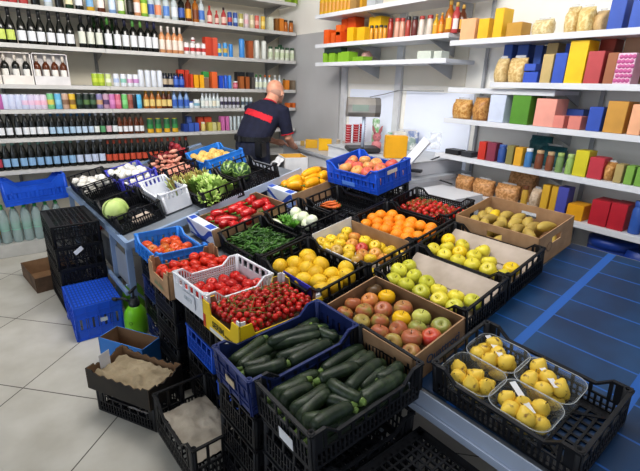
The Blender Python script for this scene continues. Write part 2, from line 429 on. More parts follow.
def fruits(key, px, h, r, mk, name, cat, label, group, under=True, tilt=.5, jz=.004, cover=1.0):
    """px: list (x, y[, variant]). mk(variant) -> (mesh, child list, label override)"""
    M, L, W, hh = CR[key]; ps = []; vs = []
    for q in px:
        ps.append(hit(q, M, h) + Vector((0, 0, random.uniform(-jz, jz)))); vs.append(q[2] if len(q) > 2 else 0)
    ps = relax(ps, r, key)
    if under:
        st = r*2.02; nx = max(1, int((L-.02)/st)); ny = max(1, int((W-.02)/st)); top = list(ps); low = []
        for i in range(nx):
            for j in range(ny):
                p = Vector((.01+(L-.02)*(i+.5)/nx, .01+(W-.02)*(j+.5)/ny, r+.01))
                if all((p-t).length > 1.85*r for t in top): low.append(p); vs.append(random.choice(vs[:len(top)]))
        ps = top+low
    for p, v in zip(ps, vs):
        me, ch, lab = mk(v)
        Ml = Matrix.Translation(p) @ Matrix.Rotation(random.uniform(0, 6.28), 4, 'Z') @ Matrix.Rotation(random.uniform(-tilt, tilt), 4, 'X') @ Matrix.Rotation(random.uniform(-tilt, tilt), 4, 'Y')
        s = random.uniform(.95, 1.04)
        o = thing(name, lab or label, cat, M @ Ml @ Matrix.Diagonal((s, s, s, 1)), (lab or group), me)
        for cn, cme, cz in ch: ob(cn, cme, o, Matrix.Translation((0, 0, cz)))
def apple_mk(r, table):
    def mk(v):
        c = table[v]; me = round_fruit('apple_%s_%.3f' % (c[0], r), prof_apple(r), fm('skin_'+c[0], c[1], c[2], .33, c[3] if len(c) > 3 and c[3] else 22), .05, seed=1)
        return me, [('stem', stem_mesh(), r*.52)], c[4] if len(c) > 4 else None
    return mk
# mixed apples AP
A1 = G(320, 260, 3.925, [(118,171,0),(188,158,1),(260,147,2),(101,204,0),(172,205,0),(247,200,3),(326,190,3),(165,243,3),(234,240,0),(318,238,2),(397,226,4),(476,262,0),(236,285,3),(310,290,0),(397,288,0),(310,328,3),(415,318,1),(355,340,3),(345,365,3),(205,125,5)])
TA = [('russet', '#93964a', '#a8603c', 20, 'greenish-brown blushed apple in the brown cardboard tray'), ('red', '#c03c30', '#c88444', 14, 'rosy red apple in the brown cardboard tray'),
      ('gold', '#ecc41a', '#e0b010', 14, 'bright golden yellow apple in the brown cardboard tray'), ('blush', '#ac6244', '#a8944c', 16, 'pinkish brown apple in the brown cardboard tray'),
      ('pale', '#c4c466', '#b0b04c', 14, 'pale green apple in the brown cardboard tray'), ('dark', '#4a3a22', '#6a4a2a', 12, 'dark brown spoiled apple in the brown cardboard tray')]
fruits('AP', A1, .092, .040, apple_mk(.041, TA), 'apple', 'apple', 'apple in the brown cardboard tray', 'mixed apples')
TY = [('ygreen', '#d2cf48', '#bcbb38', 10, 'yellow-green apple in the crate beside the mixed apple tray'), ('yel', '#e2d444', '#d0c034', 10, 'pale yellow apple in the crate beside the mixed apple tray')]
A2 = G(380, 210, 3.489, [(77,207,0),(43,234,0),(85,260,0),(120,232,0),(163,255,0),(140,290,0),(205,285,1),(198,322,1),(264,305,1),(255,342,0),(325,325,0),(30,210,0)])
fruits('YA1', A2, .086, .040, apple_mk(.041, TY), 'apple', 'apple', '', 'yellow-green apples', under=False)
TZ = [('ripe', '#ecca24', '#dcbc1a', 10, 'deep yellow apple in the crate beside the mango tray'), ('lemon', '#ded044', '#ccbe36', 10, 'light yellow apple in the crate beside the mango tray')]
A3 = G(380, 210, 3.489, [(238,107,0),(187,137,1),(228,132,1),(287,125,1),(225,157,1),(278,150,0),(357,145,1),(328,165,1),(270,180,1),(322,192,1),(380,185,1),(378,212,1),(458,210,0),(415,240,1)])
fruits('YA2', A3, .086, .039, apple_mk(.040, TZ), 'apple', 'apple', '', 'ripe yellow apples', under=False)
TM = [('my', '#e6c630', '#d4b028', 12, 'yellow speckled apple in the crate before the oranges'), ('mo', '#cc7438', '#d4a044', 12, 'orange-red apple in the crate before the oranges'), ('mr', '#b84034', '#c87440', 12, 'red apple in the crate before the oranges'), ('mg', '#bc9a48', '#c47c40', 14, 'dull yellow and pink apple in the crate before the oranges')]
A4 = G(330, 190, 6.28, [(105,265,0),(68,308,0),(8,318,0),(150,300,1),(42,350,0),(130,342,1),(220,322,0),(108,382,0),(195,370,2),(284,355,0),(190,410,3),(283,402,1),(375,385,0),(262,438,0),(125,412,0),(340,440,1),(-30,345,0),(-60,330,0),(60,380,3),(175,440,3)])
fruits('MX', A4, .092, .036, apple_mk(.0375, TM), 'apple', 'apple', '', 'speckled apples')
# oranges
ORM = mat('orange_peel', '#f7961a', .4, col2='#ee8410', scale=6, bump=.25, bscale=350, rnd=.4)
omk = lambda v: (round_fruit('orange', prof_ell(.039, .037), ORM, .02), [('stem_button', stem_mesh(.002, .002, GSTEM), .032)], None)
O1 = G(330, 190, 6.28, [(315,162),(390,160),(277,187),(355,200),(228,215),(300,225),(440,195),(415,232),(495,215),(560,232),(350,245),(285,250),(405,268),(340,275),(455,275),(490,240),(525,280),(395,300),(610,240),(440,310),(600,275)])
fruits('OR', O1, .095, .0365, omk, 'orange', 'orange', 'bright orange in the black crate piled with oranges', 'oranges')
# yellow melons / quinces
LMM = mat('melon_skin', '#e6be26', .45, col2='#cfa41a', scale=12, bump=.15, bscale=120, rnd=.4)
lmk = lambda v: (round_fruit('yellow_melon', prof_ell(.045, .048, 1, .08), LMM, .05), [('stem_button', stem_mesh(.003, .003, STEM), .049)], None)
L1 = G(250, 240, 6.28, [(338,140),(240,172),(442,160),(330,188),(255,222),(415,215),(520,218),(338,262),(182,195),(455,275),(540,280),(605,215),(600,262),(500,335)])
fruits('LM', L1, .088, .043, lmk, 'yellow_melon', 'melon', 'small round yellow melon in the black crate by the cherry tomatoes', 'small yellow melons', tilt=1.2)
# tomatoes
def tom(key, c1, c2, r, fl=.84):
    m = fm('tomato_'+key, c1, c2, .28, 14, coat=.1)
    return lambda v: (round_fruit('tomato_'+key, prof_apple(r), m, .04), [('calyx', calyx_mesh(r*.55), r*.60)], None)
TB_ = G(90, 190, 6.28, [(478,328),(545,345),(600,358),(405,375),(470,368),(440,395),(500,395),(530,375),(565,385)])
fruits('TB', TB_, .058, .038, tom('beef', '#cc4a16', '#b86218', .041), 'tomato', 'tomato', 'large orange-red tomato in the bright blue crate', 'large tomatoes in the blue crate')
TC_ = G(140, 240, 6.28, [(120,198),(165,200),(235,175),(295,195),(380,95),(400,140),(338,150),(425,188),(345,215),(500,145),(470,150),(490,180),(205,190),(355,185),(345,100),(530,175),(540,150),(450,120),(270,160)])
fruits('TC', TC_, .10, .031, tom('salad', '#cc2e16', '#b82012', .033), 'tomato', 'tomato', 'red salad tomato in the brown cardboard tray behind the white crate', 'salad tomatoes in cardboard')
WC_ = G(200, 270, 6.28, [(0,130),(80,120),(180,130),(165,95),(270,105),(230,110),(300,100),(125,150),(220,135),(30,150),(150,115),(200,100),(255,130),(60,160)])
fruits('WC', WC_, .075, .031, tom('net', '#c92018', '#b01a16', .033), 'tomato', 'tomato', 'red tomato inside the white plastic net crate', 'tomatoes in the white crate')
def scatter(key, n, r, h0, mk, name, cat, label, x0=0, x1=1, y0=0, y1=1, heap=.02, layers=1, tilt=1.5):
    M, L, W, hh = CR[key]; ps = []; k = 0
    for ly in range(layers):
        c = 0; tries = 0
        while c < n//layers and tries < 6000:
            tries += 1
            x = random.uniform(max(r+.009, x0*L), min(L-r-.009, x1*L)); y = random.uniform(max(r+.009, y0*W), min(W-r-.009, y1*W))
            b = heap*(1-(2*x/L-1)**2)*(1-(2*y/W-1)**2)
            p = Vector((x, y, h0+ly*r*1.7+b))
            if all((p-q).length > r*1.75 for q in ps): ps.append(p); c += 1
    out = []
    for p in ps:
        me, ch, lab = mk(0)
        Ml = Matrix.Translation(p) @ Matrix.Rotation(random.uniform(0, 6.28), 4, 'Z') @ Matrix.Rotation(random.uniform(-tilt, tilt), 4, 'X') @ Matrix.Rotation(random.uniform(-tilt, tilt), 4, 'Y')
        o = thing(name, label, cat, M @ Ml, label, me)
        for cn, cme, cz in ch: ob(cn, cme, o, Matrix.Translation((0, 0, cz)))
    return ps
CHM = fm('cherry_tomato_skin', '#c9241c', '#961612', .28, 30, coat=.1)
chm = lambda v: (round_fruit('cherry', prof_ell(.0145, .0145), CHM, .03, 12), [('calyx', calyx_mesh(.008), .0145)], None)
cp = scatter('YC', 230, .0142, .075, chm, 'cherry_tomato', 'tomato', 'small red cherry tomato in the yellow printed cardboard box', heap=.03, layers=2)
VIN = mat('tomato_vine', '#6b7a34', .7)
def vines(key, n, h, lab):
    M, L, W, hh = CR[key]
    for i in range(n):
        a = random.uniform(0, PI); x = random.uniform(.2, .8)*L; y = random.uniform(.15, .85)*W; l = .06
        pts = []; 
        for k in range(5):
            t = (k/4-.5)*2*l; px = min(max(x+math.cos(a)*t, .02), L-.02); py = min(max(y+math.sin(a)*t, .02), W-.02)
            b = 1-(2*px/L-1)**2*(1) ; pts.append((px, py, h+.028*(1-(2*px/L-1)**2)*(1-(2*py/W-1)**2)+random.uniform(-.003, .004)))
        mb = MB().tube(pts, .0016, 5)
        for k in range(1, 5): 
            p = Vector(pts[k]); mb.tube([p, p+Vector((random.uniform(-.015, .015), random.uniform(-.015, .015), -.008))], .0011, 4)
        thing('tomato_vine', lab, 'vine', M, lab, mb.mesh('vine', VIN))
vines('YC', 16, .112, 'thin green tomato stalk lying over the cherry tomatoes in the yellow box')
TV = fm('vine_tomato_skin', '#cf2a1e', '#9c1812', .28, 20, coat=.1)
tvm = lambda v: (round_fruit('vinetom', prof_ell(.019, .018), TV, .03, 14), [('calyx', calyx_mesh(.012), .018)], None)
scatter('VT', 62, .0185, .05, tvm, 'vine_tomato', 'tomato', 'small red vine tomato in the black crate behind the oranges', heap=.02, layers=1)
vines('VT', 12, .075, 'thin stalk lying over the vine tomatoes behind the oranges')
# pink apples BL
TP = [('pink', '#cc5c52', '#d89a5c', 12, 'rosy pink apple in the raised bright blue crate')]
B1 = G(320, 130, 6.28, [(200,205),(283,195),(362,215),(435,215),(145,250),(215,262),(290,235),(305,268),(380,245),(245,240),(180,235),(400,225)])
fruits('BL', B1, .115, .047, apple_mk(.049, TP), 'apple', 'apple', '', 'pink apples')
# potatoes BP, mangoes MG
POT = fm('potato_skin', '#e0bd70', '#cfa75c', .6, 14, bump=.1)
pmk = lambda v: round_fruit('potato', prof_ell(.040, .047), POT, .12, seed=3)
P1 = G(130, 130, 6.28, [(450,158),(520,145),(555,158),(480,168),(422,172),(440,188),(510,172),(540,170),(465,190),(400,180)])
fruits('BP', P1, .092, .038, lambda v: (pmk(v), [], None), 'potato', 'potato', 'round pale yellow potato in the light blue crate', 'potatoes in the light blue crate', tilt=1.5)
MGM = [fm('mango_skin', '#bda452', '#a58c48', .45, 10, bump=.08), fm('mango_ripe', '#e6c42c', '#d4ac24', .45, 10)]
def mango(v):
    def f():
        mb = MB(); pts = []; rs = []
        for i in range(13):
            t = i/12; pts.append(((t-.5)*.115, .012*math.sin(t*PI), 0)); rs.append(max(.003, .031*math.sin(PI*min(1, t*.93+.035))**.62*(1.04-.25*t)))
        mb.tube(pts, rs, 16); return mb.mesh('mango', MGM[v])
    return cached(('mango', v), f)
MG_ = G(440, 170, 4.486, [(212,182),(178,203),(240,217),(265,198,1),(213,238),(288,232),(330,212),(272,252),(325,238),(388,240),(355,265),(410,278),(458,258),(135,212),(430,262),(300,205)])
M, L, W, hh = CR['MG']; ps = relax([hit(q, M, .105) for q in MG_], .037, 'MG'); vs = [q[2] if len(q) > 2 else 0 for q in MG_]
for i in range(3):
    for j in range(5): ps.append(Vector((.085+i*.088, .055+j*.095, .045))); vs.append(0)
for p, v in zip(ps, vs):
    p.x = min(max(p.x, .075), L-.075); p.y = min(max(p.y, .055), W-.055)
    thing('mango', 'yellow ripe mango in the large brown cardboard tray' if v else 'green-brown mango in the large brown cardboard tray', 'mango', M @ Matrix.Translation(p) @ Matrix.Rotation(random.uniform(-.5, .9), 4, 'Z') @ Matrix.Rotation(random.uniform(-.2, .2), 4, 'Y') @ Matrix.Diagonal((1.02, 1.02, 1.02, 1)), 'mangoes' if not v else None, mango(v))
# elongated vegetables from pixel segments
def long_mesh(key, prof, m, bend=.0, n=12, lump=0):
    """unit length along x from -.5 to .5 (scaled by caller on x only)"""
    def f():
        pts = [((t-.5), bend*math.sin(t*PI), 0) for t, r in prof]
        mb = MB().tube(pts, [r for t, r in prof], n)
        if lump: mb.v = [(v[0], v[1]*(1+lump*math.sin(v[0]*23+v[2]*60)), v[2]*(1+lump*math.cos(v[0]*19))) for v in mb.v]
        return mb.mesh(key, m)
    return cached(('long', key), f)
def segs(key, S, h, w, me, ends, name, cat, label, group=None, lo=None, flip=False, jz=.006):
    """ends: list (childname, mesh, side) placed at the x ends"""
    M, L, W, hh = CR[key]
    for i, sg in enumerate(S):
        a = hit(sg[0], M, h+(sg[2] if len(sg) > 2 else 0)); b = hit(sg[1], M, h+(sg[2] if len(sg) > 2 else 0))
        for p in (a, b): p.x = min(max(p.x, w+.012), L-w-.012); p.y = min(max(p.y, w+.012), W-w-.012)
        a.z += random.uniform(-jz, jz); b.z += random.uniform(-jz, jz)
        d = b-a; l = max(d.length, w*2.5)*(1.1 if name == 'courgette' else 1); c = (a+b)/2; d.normalize()
        y = Vector((0, 0, 1)).cross(d).normalized(); z = d.cross(y)
        Rm = Matrix(((d.x*l, y.x, z.x, c.x), (d.y*l, y.y, z.y, c.y), (d.z*l, y.z, z.z, c.z), (0, 0, 0, 1)))
        o = thing(name, label, cat, M @ Rm, group or label, me)
        for cn, cme, side in ends: ob(cn, cme, o, Matrix.Translation((side*.5, 0, 0)) @ Matrix.Diagonal((1/l, 1, 1, 1)))
ZM = mat('courgette_skin', '#1c2b1c', .36, col2='#35452c', scale=9, rnd=.3, bump=.05, lo=.4, hi=.75)
ZE = mat('courgette_stem', '#54702c', .5, col2='#7c9450', scale=60)
zprof = [(0, .012), (.02, .018), (.08, .0225), (.2, .0245), (.45, .0255), (.7, .0265), (.88, .025), (.96, .019), (.99, .011), (1, .004)]
ZME = [long_mesh('z1', zprof, ZM, .006), long_mesh('z2', zprof, ZM, -.009)]
ZST = cached('zst', lambda: MB().tube([(.006, 0, 0), (-.006, 0, 0), (-.016, .002, 0), (-.019, .002, 0)], [.0145, .013, .0095, .009], 6).mesh('stem', ZE))
def zs(key, S, h, lab): 
    for k, s in enumerate(S): segs(key, [s], h, .024, ZME[k % 2], [('stem', ZST, -1)], 'courgette', 'courgette', lab)
def Gs(x0, y0, s, L_): return [tuple((x0+p[0]/s, y0+p[1]/s) for p in sg[:2])+tuple(sg[2:]) for sg in L_]
zs('BZ', Gs(180, 310, 2.909, [((235,82),(132,160)),((270,102),(155,182)),((402,72),(265,105)),((395,52),(262,96),.02),((400,100),(285,140)),((170,196),(308,158),.01),((325,155),(440,97)),((390,48),(480,100)),((345,168),(460,115)),((185,172),(262,145)),((330,85),(240,125),-.03),((420,85),(330,120),-.02),((200,205),(290,185),-.03)]), .105, 'dark green courgette in the navy blue crate')
zs('ZB', Gs(180, 310, 2.909, [((365,208),(258,258)),((380,222),(272,282),.005),((422,225),(305,302),.02),((430,245),(345,318),.01),((462,303),(355,328),.01),((540,318),(380,355),.02),((545,278),(435,215),.02),((515,302),(428,262)),((410,205),(515,165),.02),((440,190),(540,128)),((490,230),(580,150),.02),((500,165),(560,130)),((525,228),(600,178)),((528,250),(650,195),.01),((560,285),(650,245),.01),((575,205),(640,165)),((350,232),(260,275),-.03),((470,200),(560,240),-.03),((600,255),(520,290),-.03),((450,330),(380,375),-.02),((420,340),(330,340),-.03)]), .105, 'dark green courgette in the black mesh crate nearest the camera')
for key, lab in (('BZ', 'dark green courgette in the navy blue crate'), ('ZB', 'dark green courgette in the black mesh crate nearest the camera')):
    M, L, W, hh = CR[key]; n = int((W-.03)/.053)
    for lz in (.036, .072):
        for j in range(n):
            for i in (0, 1):
                yy = .018+.026+(W-.036-.052)*j/(n-1); Rm = Matrix.Translation((L*(.27+.46*i), yy, lz)) @ Matrix.Rotation(random.uniform(-.06, .06), 4, 'Z') @ Matrix.Diagonal((.215, 1, 1, 1))
                o = thing('courgette', lab, 'courgette', M @ Rm, lab, ZME[j % 2]); ob('stem', ZST, o, Matrix.Translation((-.5, 0, 0)) @ Matrix.Diagonal((1/.215, 1, 1, 1)))
# red peppers
RPM = mat('red_pepper_skin', '#c41418', .25, col2='#9c0c12', scale=8, rnd=.3, coat=.4)
pprof = [(0, .005), (.04, .018), (.12, .030), (.3, .034), (.55, .031), (.75, .024), (.9, .015), (1, .004)]
RPE = long_mesh('rp', pprof, RPM, .008, 14, .09)
PST = cached('pst', lambda: MB().tube([(.008, 0, 0), (-.004, 0, 0), (-.016, .004, .002), (-.03, .010, .004)], [.011, .008, .0035, .0032], 7).mesh('stem', GSTEM))
segs('RP', Gs(180, 180, 6.28, [((215,262),(368,238),.02),((440,122),(530,95)),((448,165),(575,128),.02),((300,195),(400,165),.01),((375,218),(480,190),.02),((420,145),(505,105)),((190,222),(285,208)),((320,305),(410,292)),((170,252),(210,262)),((350,205),(435,175)),((330,170),(420,150),-.01),((240,290),(330,265)),((460,250),(390,290)),((540,160),(600,140)),((520,190),(600,165)),((560,115),(600,130)),((480,175),(400,200),-.02),((260,230),(330,190),-.02)]), .085, .022, RPE, [('stem', PST, -1)], 'red_pepper', 'pepper', 'long glossy red pepper in the cardboard tray with a blue and white end')
# yellow squash
YSM = mat('yellow_squash_skin', '#f2b21a', .35, col2='#e59e12', scale=8, rnd=.3)
yprof = [(0, .006), (.05, .022), (.2, .034), (.45, .039), (.75, .042), (.92, .034), (1, .010)]
YSE = long_mesh('ys', yprof, YSM, .01, 14, .04)
segs('YM', Gs(250, 140, 6.28, [((312,222),(445,185),.03),((205,268),(305,235),.01),((228,292),(335,275),.02),((342,288),(435,255),.02),((435,240),(485,212),.01),((165,280),(210,268)),((330,255),(430,225),-.01),((270,245),(350,215)),((400,300),(470,265),-.02),((330,320),(400,300),-.02),((220,262),(330,300),-.03)]), .085, .03, YSE, [('stem', PST, -1)], 'yellow_squash', 'squash', 'long yellow squash in the cardboard tray with a blue and white end')
# carrots
CRM = mat('carrot_skin', '#dc7434', .5, col2='#c8602a', scale=12, rnd=.3)
cprof = [(0, .005), (.04, .0105), (.3, .0095), (.7, .006), (1, .0015)]
CRE = long_mesh('carrot', cprof, CRM, .006, 8)
CT = cached('ct', lambda: MB().tube([(.002, 0, 0), (-.006, 0, 0)], [.005, .003], 6).mesh('top', GSTEM))
segs('CR', Gs(250, 140, 6.28, [((470,385),(385,405)),((480,388),(400,398),.01),((540,388),(440,385),.015),((555,400),(470,405),.01),((530,395),(410,412)),((570,412),(500,425),.01),((565,405),(520,435)),((500,385),(430,400),.018),((520,405),(430,420)),((560,415),(470,430)),((545,425),(455,415),.01)]), .042, .009, CRE, [('leaf_stub', CT, -1)], 'carrot', 'carrot', 'small orange carrot lying at the bottom of the black crate')
segs('CR', Gs(250, 140, 6.28, [((470,385),(385,405)),((480,388),(400,398),.01),((540,388),(440,385),.015),((555,400),(470,405),.01),((530,395),(410,412)),((570,412),(500,425),.01),((565,405),(520,435)),((500,385),(430,400),.018),((520,405),(430,420)),((560,415),(470,430)),((545,425),(455,415),.01)]), .026, .009, CRE, [('leaf_stub', CT, -1)], 'carrot', 'carrot', 'small orange carrot lying at the bottom of the black crate')
segs('CR', Gs(250, 140, 6.28, [((470,385),(385,405)),((480,388),(400,398),.01),((540,388),(440,385),.015),((555,400),(470,405),.01),((530,395),(410,412)),((570,412),(500,425),.01),((565,405),(520,435)),((500,385),(430,400),.018),((520,405),(430,420)),((560,415),(470,430)),((545,425),(455,415),.01)]), .020, .009, CRE, [('leaf_stub', CT, -1)], 'carrot', 'carrot', 'small orange carrot lying at the bottom of the black crate')
# chilli peppers
CHL = mat('green_chilli_skin', '#44702a', .35, col2='#28491c', scale=10, rnd=.5)
gprof = [(0, .002), (.05, .0078), (.4, .0072), (.8, .0045), (1, .001)]
CHE = [long_mesh('ch1', gprof, CHL, .012, 7), long_mesh('ch2', gprof, CHL, -.016, 7)]
CST = cached('cst', lambda: MB().tube([(.002, 0, 0), (-.018, .003, 0)], [.0022, .0014], 5).mesh('stem', GSTEM))
M, L, W, hh = CR['GP']
for i in range(250):
    z = .035+.045*(i/250); a = random.uniform(0, PI*2); l = random.uniform(.07, .11)
    x = random.uniform(.05, L-.05); y = random.uniform(.05, W-.05)
    Rm = Matrix.Translation((x, y, z+.018*(1-(2*x/L-1)**2))) @ Matrix.Rotation(a, 4, 'Z') @ Matrix.Rotation(random.uniform(-.25, .25), 4, 'Y')
    lab = 'thin green chilli pepper in the black crate full of chillies'
    o = thing('green_chilli', lab, 'chilli', M @ Rm @ Matrix.Diagonal((l, 1, 1, 1)), lab, CHE[i % 2])
    ob('stem', CST, o, Matrix.Translation((-.5, 0, 0)) @ Matrix.Diagonal((1/l, 1, 1, 1)))
# garlic / white turnips
GAR = mat('garlic_skin', '#ecebe6', .55, col2='#dcd9d2', scale=16, rnd=.3, bump=.1)
gmk = lambda v: (round_fruit('garlic', [(.0004, -.029), (.017, -.028), (.034, -.014), (.039, 0), (.035, .014), (.021, .025), (.009, .030), (.005, .035), (.0004, .036)], GAR, .05), [('root_plate', stem_mesh(.003, .005, STEM), -.031)], None)
T1_ = G(60, 140, 6.28, [(95,262),(140,250),(108,295),(190,255),(225,240),(262,240),(212,272),(290,262),(250,268),(155,270),(180,285),(130,285)])
T2_ = G(60, 140, 6.28, [(415,165),(380,190),(455,185),(500,180),(350,205),(390,225),(430,210),(475,205),(315,210),(515,190),(340,225),(440,175),(400,200)])
fruits('T1', T1_, .10, .037, gmk, 'garlic_bulb', 'garlic', 'white garlic bulb in the black crate at the far left', 'garlic in the black crate', tilt=.8)
fruits('T2', T2_, .11, .037, gmk, 'garlic_bulb', 'garlic', 'white garlic bulb in the violet blue crate', 'garlic in the violet crate', tilt=.8)
# shallots and red onions
SHM = fm('shallot_skin', '#d8a08c', '#c07a6a', .4, 16)
smk = lambda v: (cached('shal', lambda: MB().tube([((t/10-.5)*.09, 0, 0) for t in range(11)], [max(.0015, .020*math.sin(PI*(t/10*.92+.04))**.8) for t in range(11)], 12).mesh('shallot', SHM)), [], None)
S1_ = G(130, 130, 6.28, [(205,150),(235,145),(190,170),(220,170),(260,160),(295,160),(310,180),(180,190),(230,190),(150,160),(100,215),(120,205),(265,180),(150,185),(310,165),(240,165)])
fruits('SH', S1_, .085, .026, smk, 'shallot', 'shallot', 'pink elongated shallot in the black crate below the shelves', 'shallots', tilt=.5)
ONM = fm('red_onion_skin', '#a8323a', '#7f2030', .35, 16)
nmk = lambda v: (round_fruit('onion', prof_ell(.033, .031, 1, .2), ONM, .04), [('neck', stem_mesh(.012, .003, STEM), .033)], None)
R1_ = G(130, 130, 6.28, [(310,95),(340,85),(365,80),(320,120),(350,110),(380,100),(300,135),(335,135),(365,125)])
fruits('RO', R1_, .10, .032, nmk, 'red_onion', 'onion', 'dark red onion in the net bag in the rear black crate', 'red onions')
# watermelons
def wmel():
    m = bpy.data.materials.new('watermelon_rind'); m.use_nodes = True; nt = m.node_tree; b = nt.nodes['Principled BSDF']; b.inputs['Roughness'].default_value = .3
    tc = nt.nodes.new('ShaderNodeTexCoord'); sp = nt.nodes.new('ShaderNodeSeparateXYZ'); nt.links.new(tc.outputs['Object'], sp.inputs[0])
    at = nt.nodes.new('ShaderNodeMath'); at.operation = 'ARCTAN2'; nt.links.new(sp.outputs['Y'], at.inputs[0]); nt.links.new(sp.outputs['Z'], at.inputs[1])
    nz = nt.nodes.new('ShaderNodeTexNoise'); nz.inputs['Scale'].default_value = 25; nt.links.new(tc.outputs['Object'], nz.inputs['Vector'])
    ma = nt.nodes.new('ShaderNodeMath'); ma.operation = 'MULTIPLY_ADD'; ma.inputs[1].default_value = 1.2; nt.links.new(nz.outputs['Fac'], ma.inputs[0]); nt.links.new(at.outputs[0], ma.inputs[2])
    mu = nt.nodes.new('ShaderNodeMath'); mu.operation = 'MULTIPLY'; mu.inputs[1].default_value = 9; nt.links.new(ma.outputs[0], mu.inputs[0])
    si = nt.nodes.new('ShaderNodeMath'); si.operation = 'SINE'; nt.links.new(mu.outputs[0], si.inputs[0])
    r = nt.nodes.new('ShaderNodeValToRGB'); r.color_ramp.elements[0].position = .2; r.color_ramp.elements[0].color = (*hexc('#2b4a26'), 1); r.color_ramp.elements[1].position = .75; r.color_ramp.elements[1].color = (*hexc('#8fae5e'), 1)
    nt.links.new(si.outputs[0], r.inputs[0]); nt.links.new(r.outputs[0], b.inputs['Base Color']); return m
WMM = wmel()
def melon(): 
    mb = MB(); n = 16
    mb.tube([(-.108*math.cos(PI*i/n), 0, 0) for i in range(n+1)], [max(.001, .094*math.sin(PI*i/n)) for i in range(n+1)], 32); return mb.mesh('melon', WMM)
WME = cached('wm', melon)
for q, s, h, rz, lab in (((241.5, 171.5), .82, .095, .9, 'larger striped green watermelon in front in the black crate'), ((231, 167), .76, .088, .8, 'smaller dark striped watermelon behind the larger one')):
    M, L, W, hh = CR['WM']; p = hit(q, M, h); p.x = min(max(p.x, .09), L-.09); p.y = min(max(p.y, .09), W-.09)
    if s > .8: WF = p.copy()
    else: p.x = WF.x-.03; p.y = WF.y+.165; p.z = WF.z+.005
    o = thing('watermelon', lab, 'watermelon', M @ Matrix.Translation(p) @ Matrix.Rotation(rz, 4, 'Z') @ Matrix.Diagonal((s, s, s, 1)), None, WME)
    ob('stem', PST, o, Matrix.Translation((-.105, 0, 0)))
# cabbage
CABM = mat('cabbage_leaf', '#c3d48c', .45, col2='#a4bd68', scale=9, bump=.2, bscale=20)
M, L, W, hh = CR['CB']; p = hit((60+350/6.28, 140+438/6.28), M, .10)
o = thing('cabbage', 'pale green round cabbage in the black crate at the left end', 'cabbage', M @ Matrix.Translation(p), None, round_fruit('cabbage', prof_ell(.088, .078), CABM, .12, 24))
mb = MB()
for k in range(5):
    a = k*1.3; vs = []; fs = []
    for i in range(7):
        for j in range(7):
            u = (i/6-.5)*1.7; v = (j/6)*1.5-.1; rr = .0925+.006*math.sin(i*2+k)
            vs.append((rr*math.cos(a+u)*math.cos(v), rr*math.sin(a+u)*math.cos(v), rr*.88*math.sin(v)))
    for i in range(6):
        for j in range(6): fs.append((i*7+j, (i+1)*7+j, (i+1)*7+j+1, i*7+j+1))
    mb.add(vs, fs, True)
ob('outer_leaf', mb.mesh('leaf', CABM), o)
mb = MB(); mb.bbox((0, 0, 0), (.15, .10, .05), .02)
thing('paper_bag', 'crumpled beige paper bag lying behind the cabbage', 'bag', M @ T(.12, .02, .012, .1), None, mb.mesh('bag', PAPER))
# leafy greens
def leafy(seed, n, spread, hgt, lw, m, up=.6):
    rnd = random.Random(seed); mb = MB()
    for i in range(n):
        a = rnd.uniform(0, 2*PI); t = rnd.random()**.6; bx_, by_ = math.cos(a)*spread*.3*t, math.sin(a)*spread*.3*t
        ln = hgt*rnd.uniform(.6, 1.1); ex = math.cos(a)*spread*t; ey = math.sin(a)*spread*t; w = lw*rnd.uniform(.6, 1.2); tw = rnd.uniform(-.8, .8)
        pts = []
        for k in range(5):
            s = k/4; c = Vector((bx_+(ex-bx_)*s**1.3, by_+(ey-by_)*s**1.3, ln*(s*up+ (1-up)*math.sin(s*PI*.6))))
            ww = w*math.sin(PI*min(.97, .12+s*.85))**.8; sd = Vector((-math.sin(a+tw), math.cos(a+tw), rnd.uniform(-.25, .25)))
            pts += [c-sd*ww, c+Vector((0, 0, -.25*ww)), c+sd*ww]
        fs = []
        for k in range(4): fs += [(k*3, k*3+1, k*3+4, k*3+3), (k*3+1, k*3+2, k*3+5, k*3+4)]
        mb.add(pts, fs, True)
    return mb.mesh('leaves', m)
LEAF = mat('celery_leaf', '#b0cc70', .5, col2='#84a84c', scale=14, rnd=.3)
LEAFB = mat('tan_leaf', '#c2a46a', .6, col2='#98a548', scale=14)
STALK = mat('celery_stalk', '#cfdc9a', .45, col2='#aec568', scale=20)
def stalks(seed):
    rnd = random.Random(seed); mb = MB()
    for i in range(9):
        a = rnd.uniform(0, 6.28); r = rnd.uniform(0, .02); d = Vector((math.cos(a)*.05, math.sin(a)*.05, .13)); p = Vector((math.cos(a)*r, math.sin(a)*r, 0))
        mb.tube([p, p+d*.5, p+d], [.009, .007, .004], 6)
    return mb.mesh('stalks', STALK)
M, L, W, hh = CR['CE']
lab = 'leafy light green celery head in the black crate by the watermelons'
for i, (x, y, rx, ry) in enumerate(((.08, .08, .5, -.2), (.20, .10, .4, .3), (.08, .22, .1, -.5), (.21, .24, -.1, .4), (.09, .36, -.2, -.4), (.21, .38, -.4, .3), (.15, .17, .2, .1), (.15, .30, .0, 0), (.15, .05, .8, 0))):
    o = thing('celery_head', lab, 'celery', M @ T(x, y, .012+(.03 if i > 5 else 0), i*1.1, rx, ry), lab, cached(('stk', i % 3), lambda: stalks(i % 3)))
    ob('leaves', cached(('lf', i % 3), lambda: leafy(i % 3, 170, .095, .10, .017, LEAF, .45)), o, T(0, 0, .02))
lab = 'tan wilting leafy bunch behind the celery'
for x, y in ((.08, .44), (.2, .45), (-.02, .50)):
    o = thing('leaf_bunch', lab, 'leaves', M @ T(x, y, .03, x*9), lab, cached(('stk', 1), lambda: stalks(1)))
    ob('leaves', cached(('lfb',), lambda: leafy(9, 60, .08, .15, .013, LEAFB)), o)
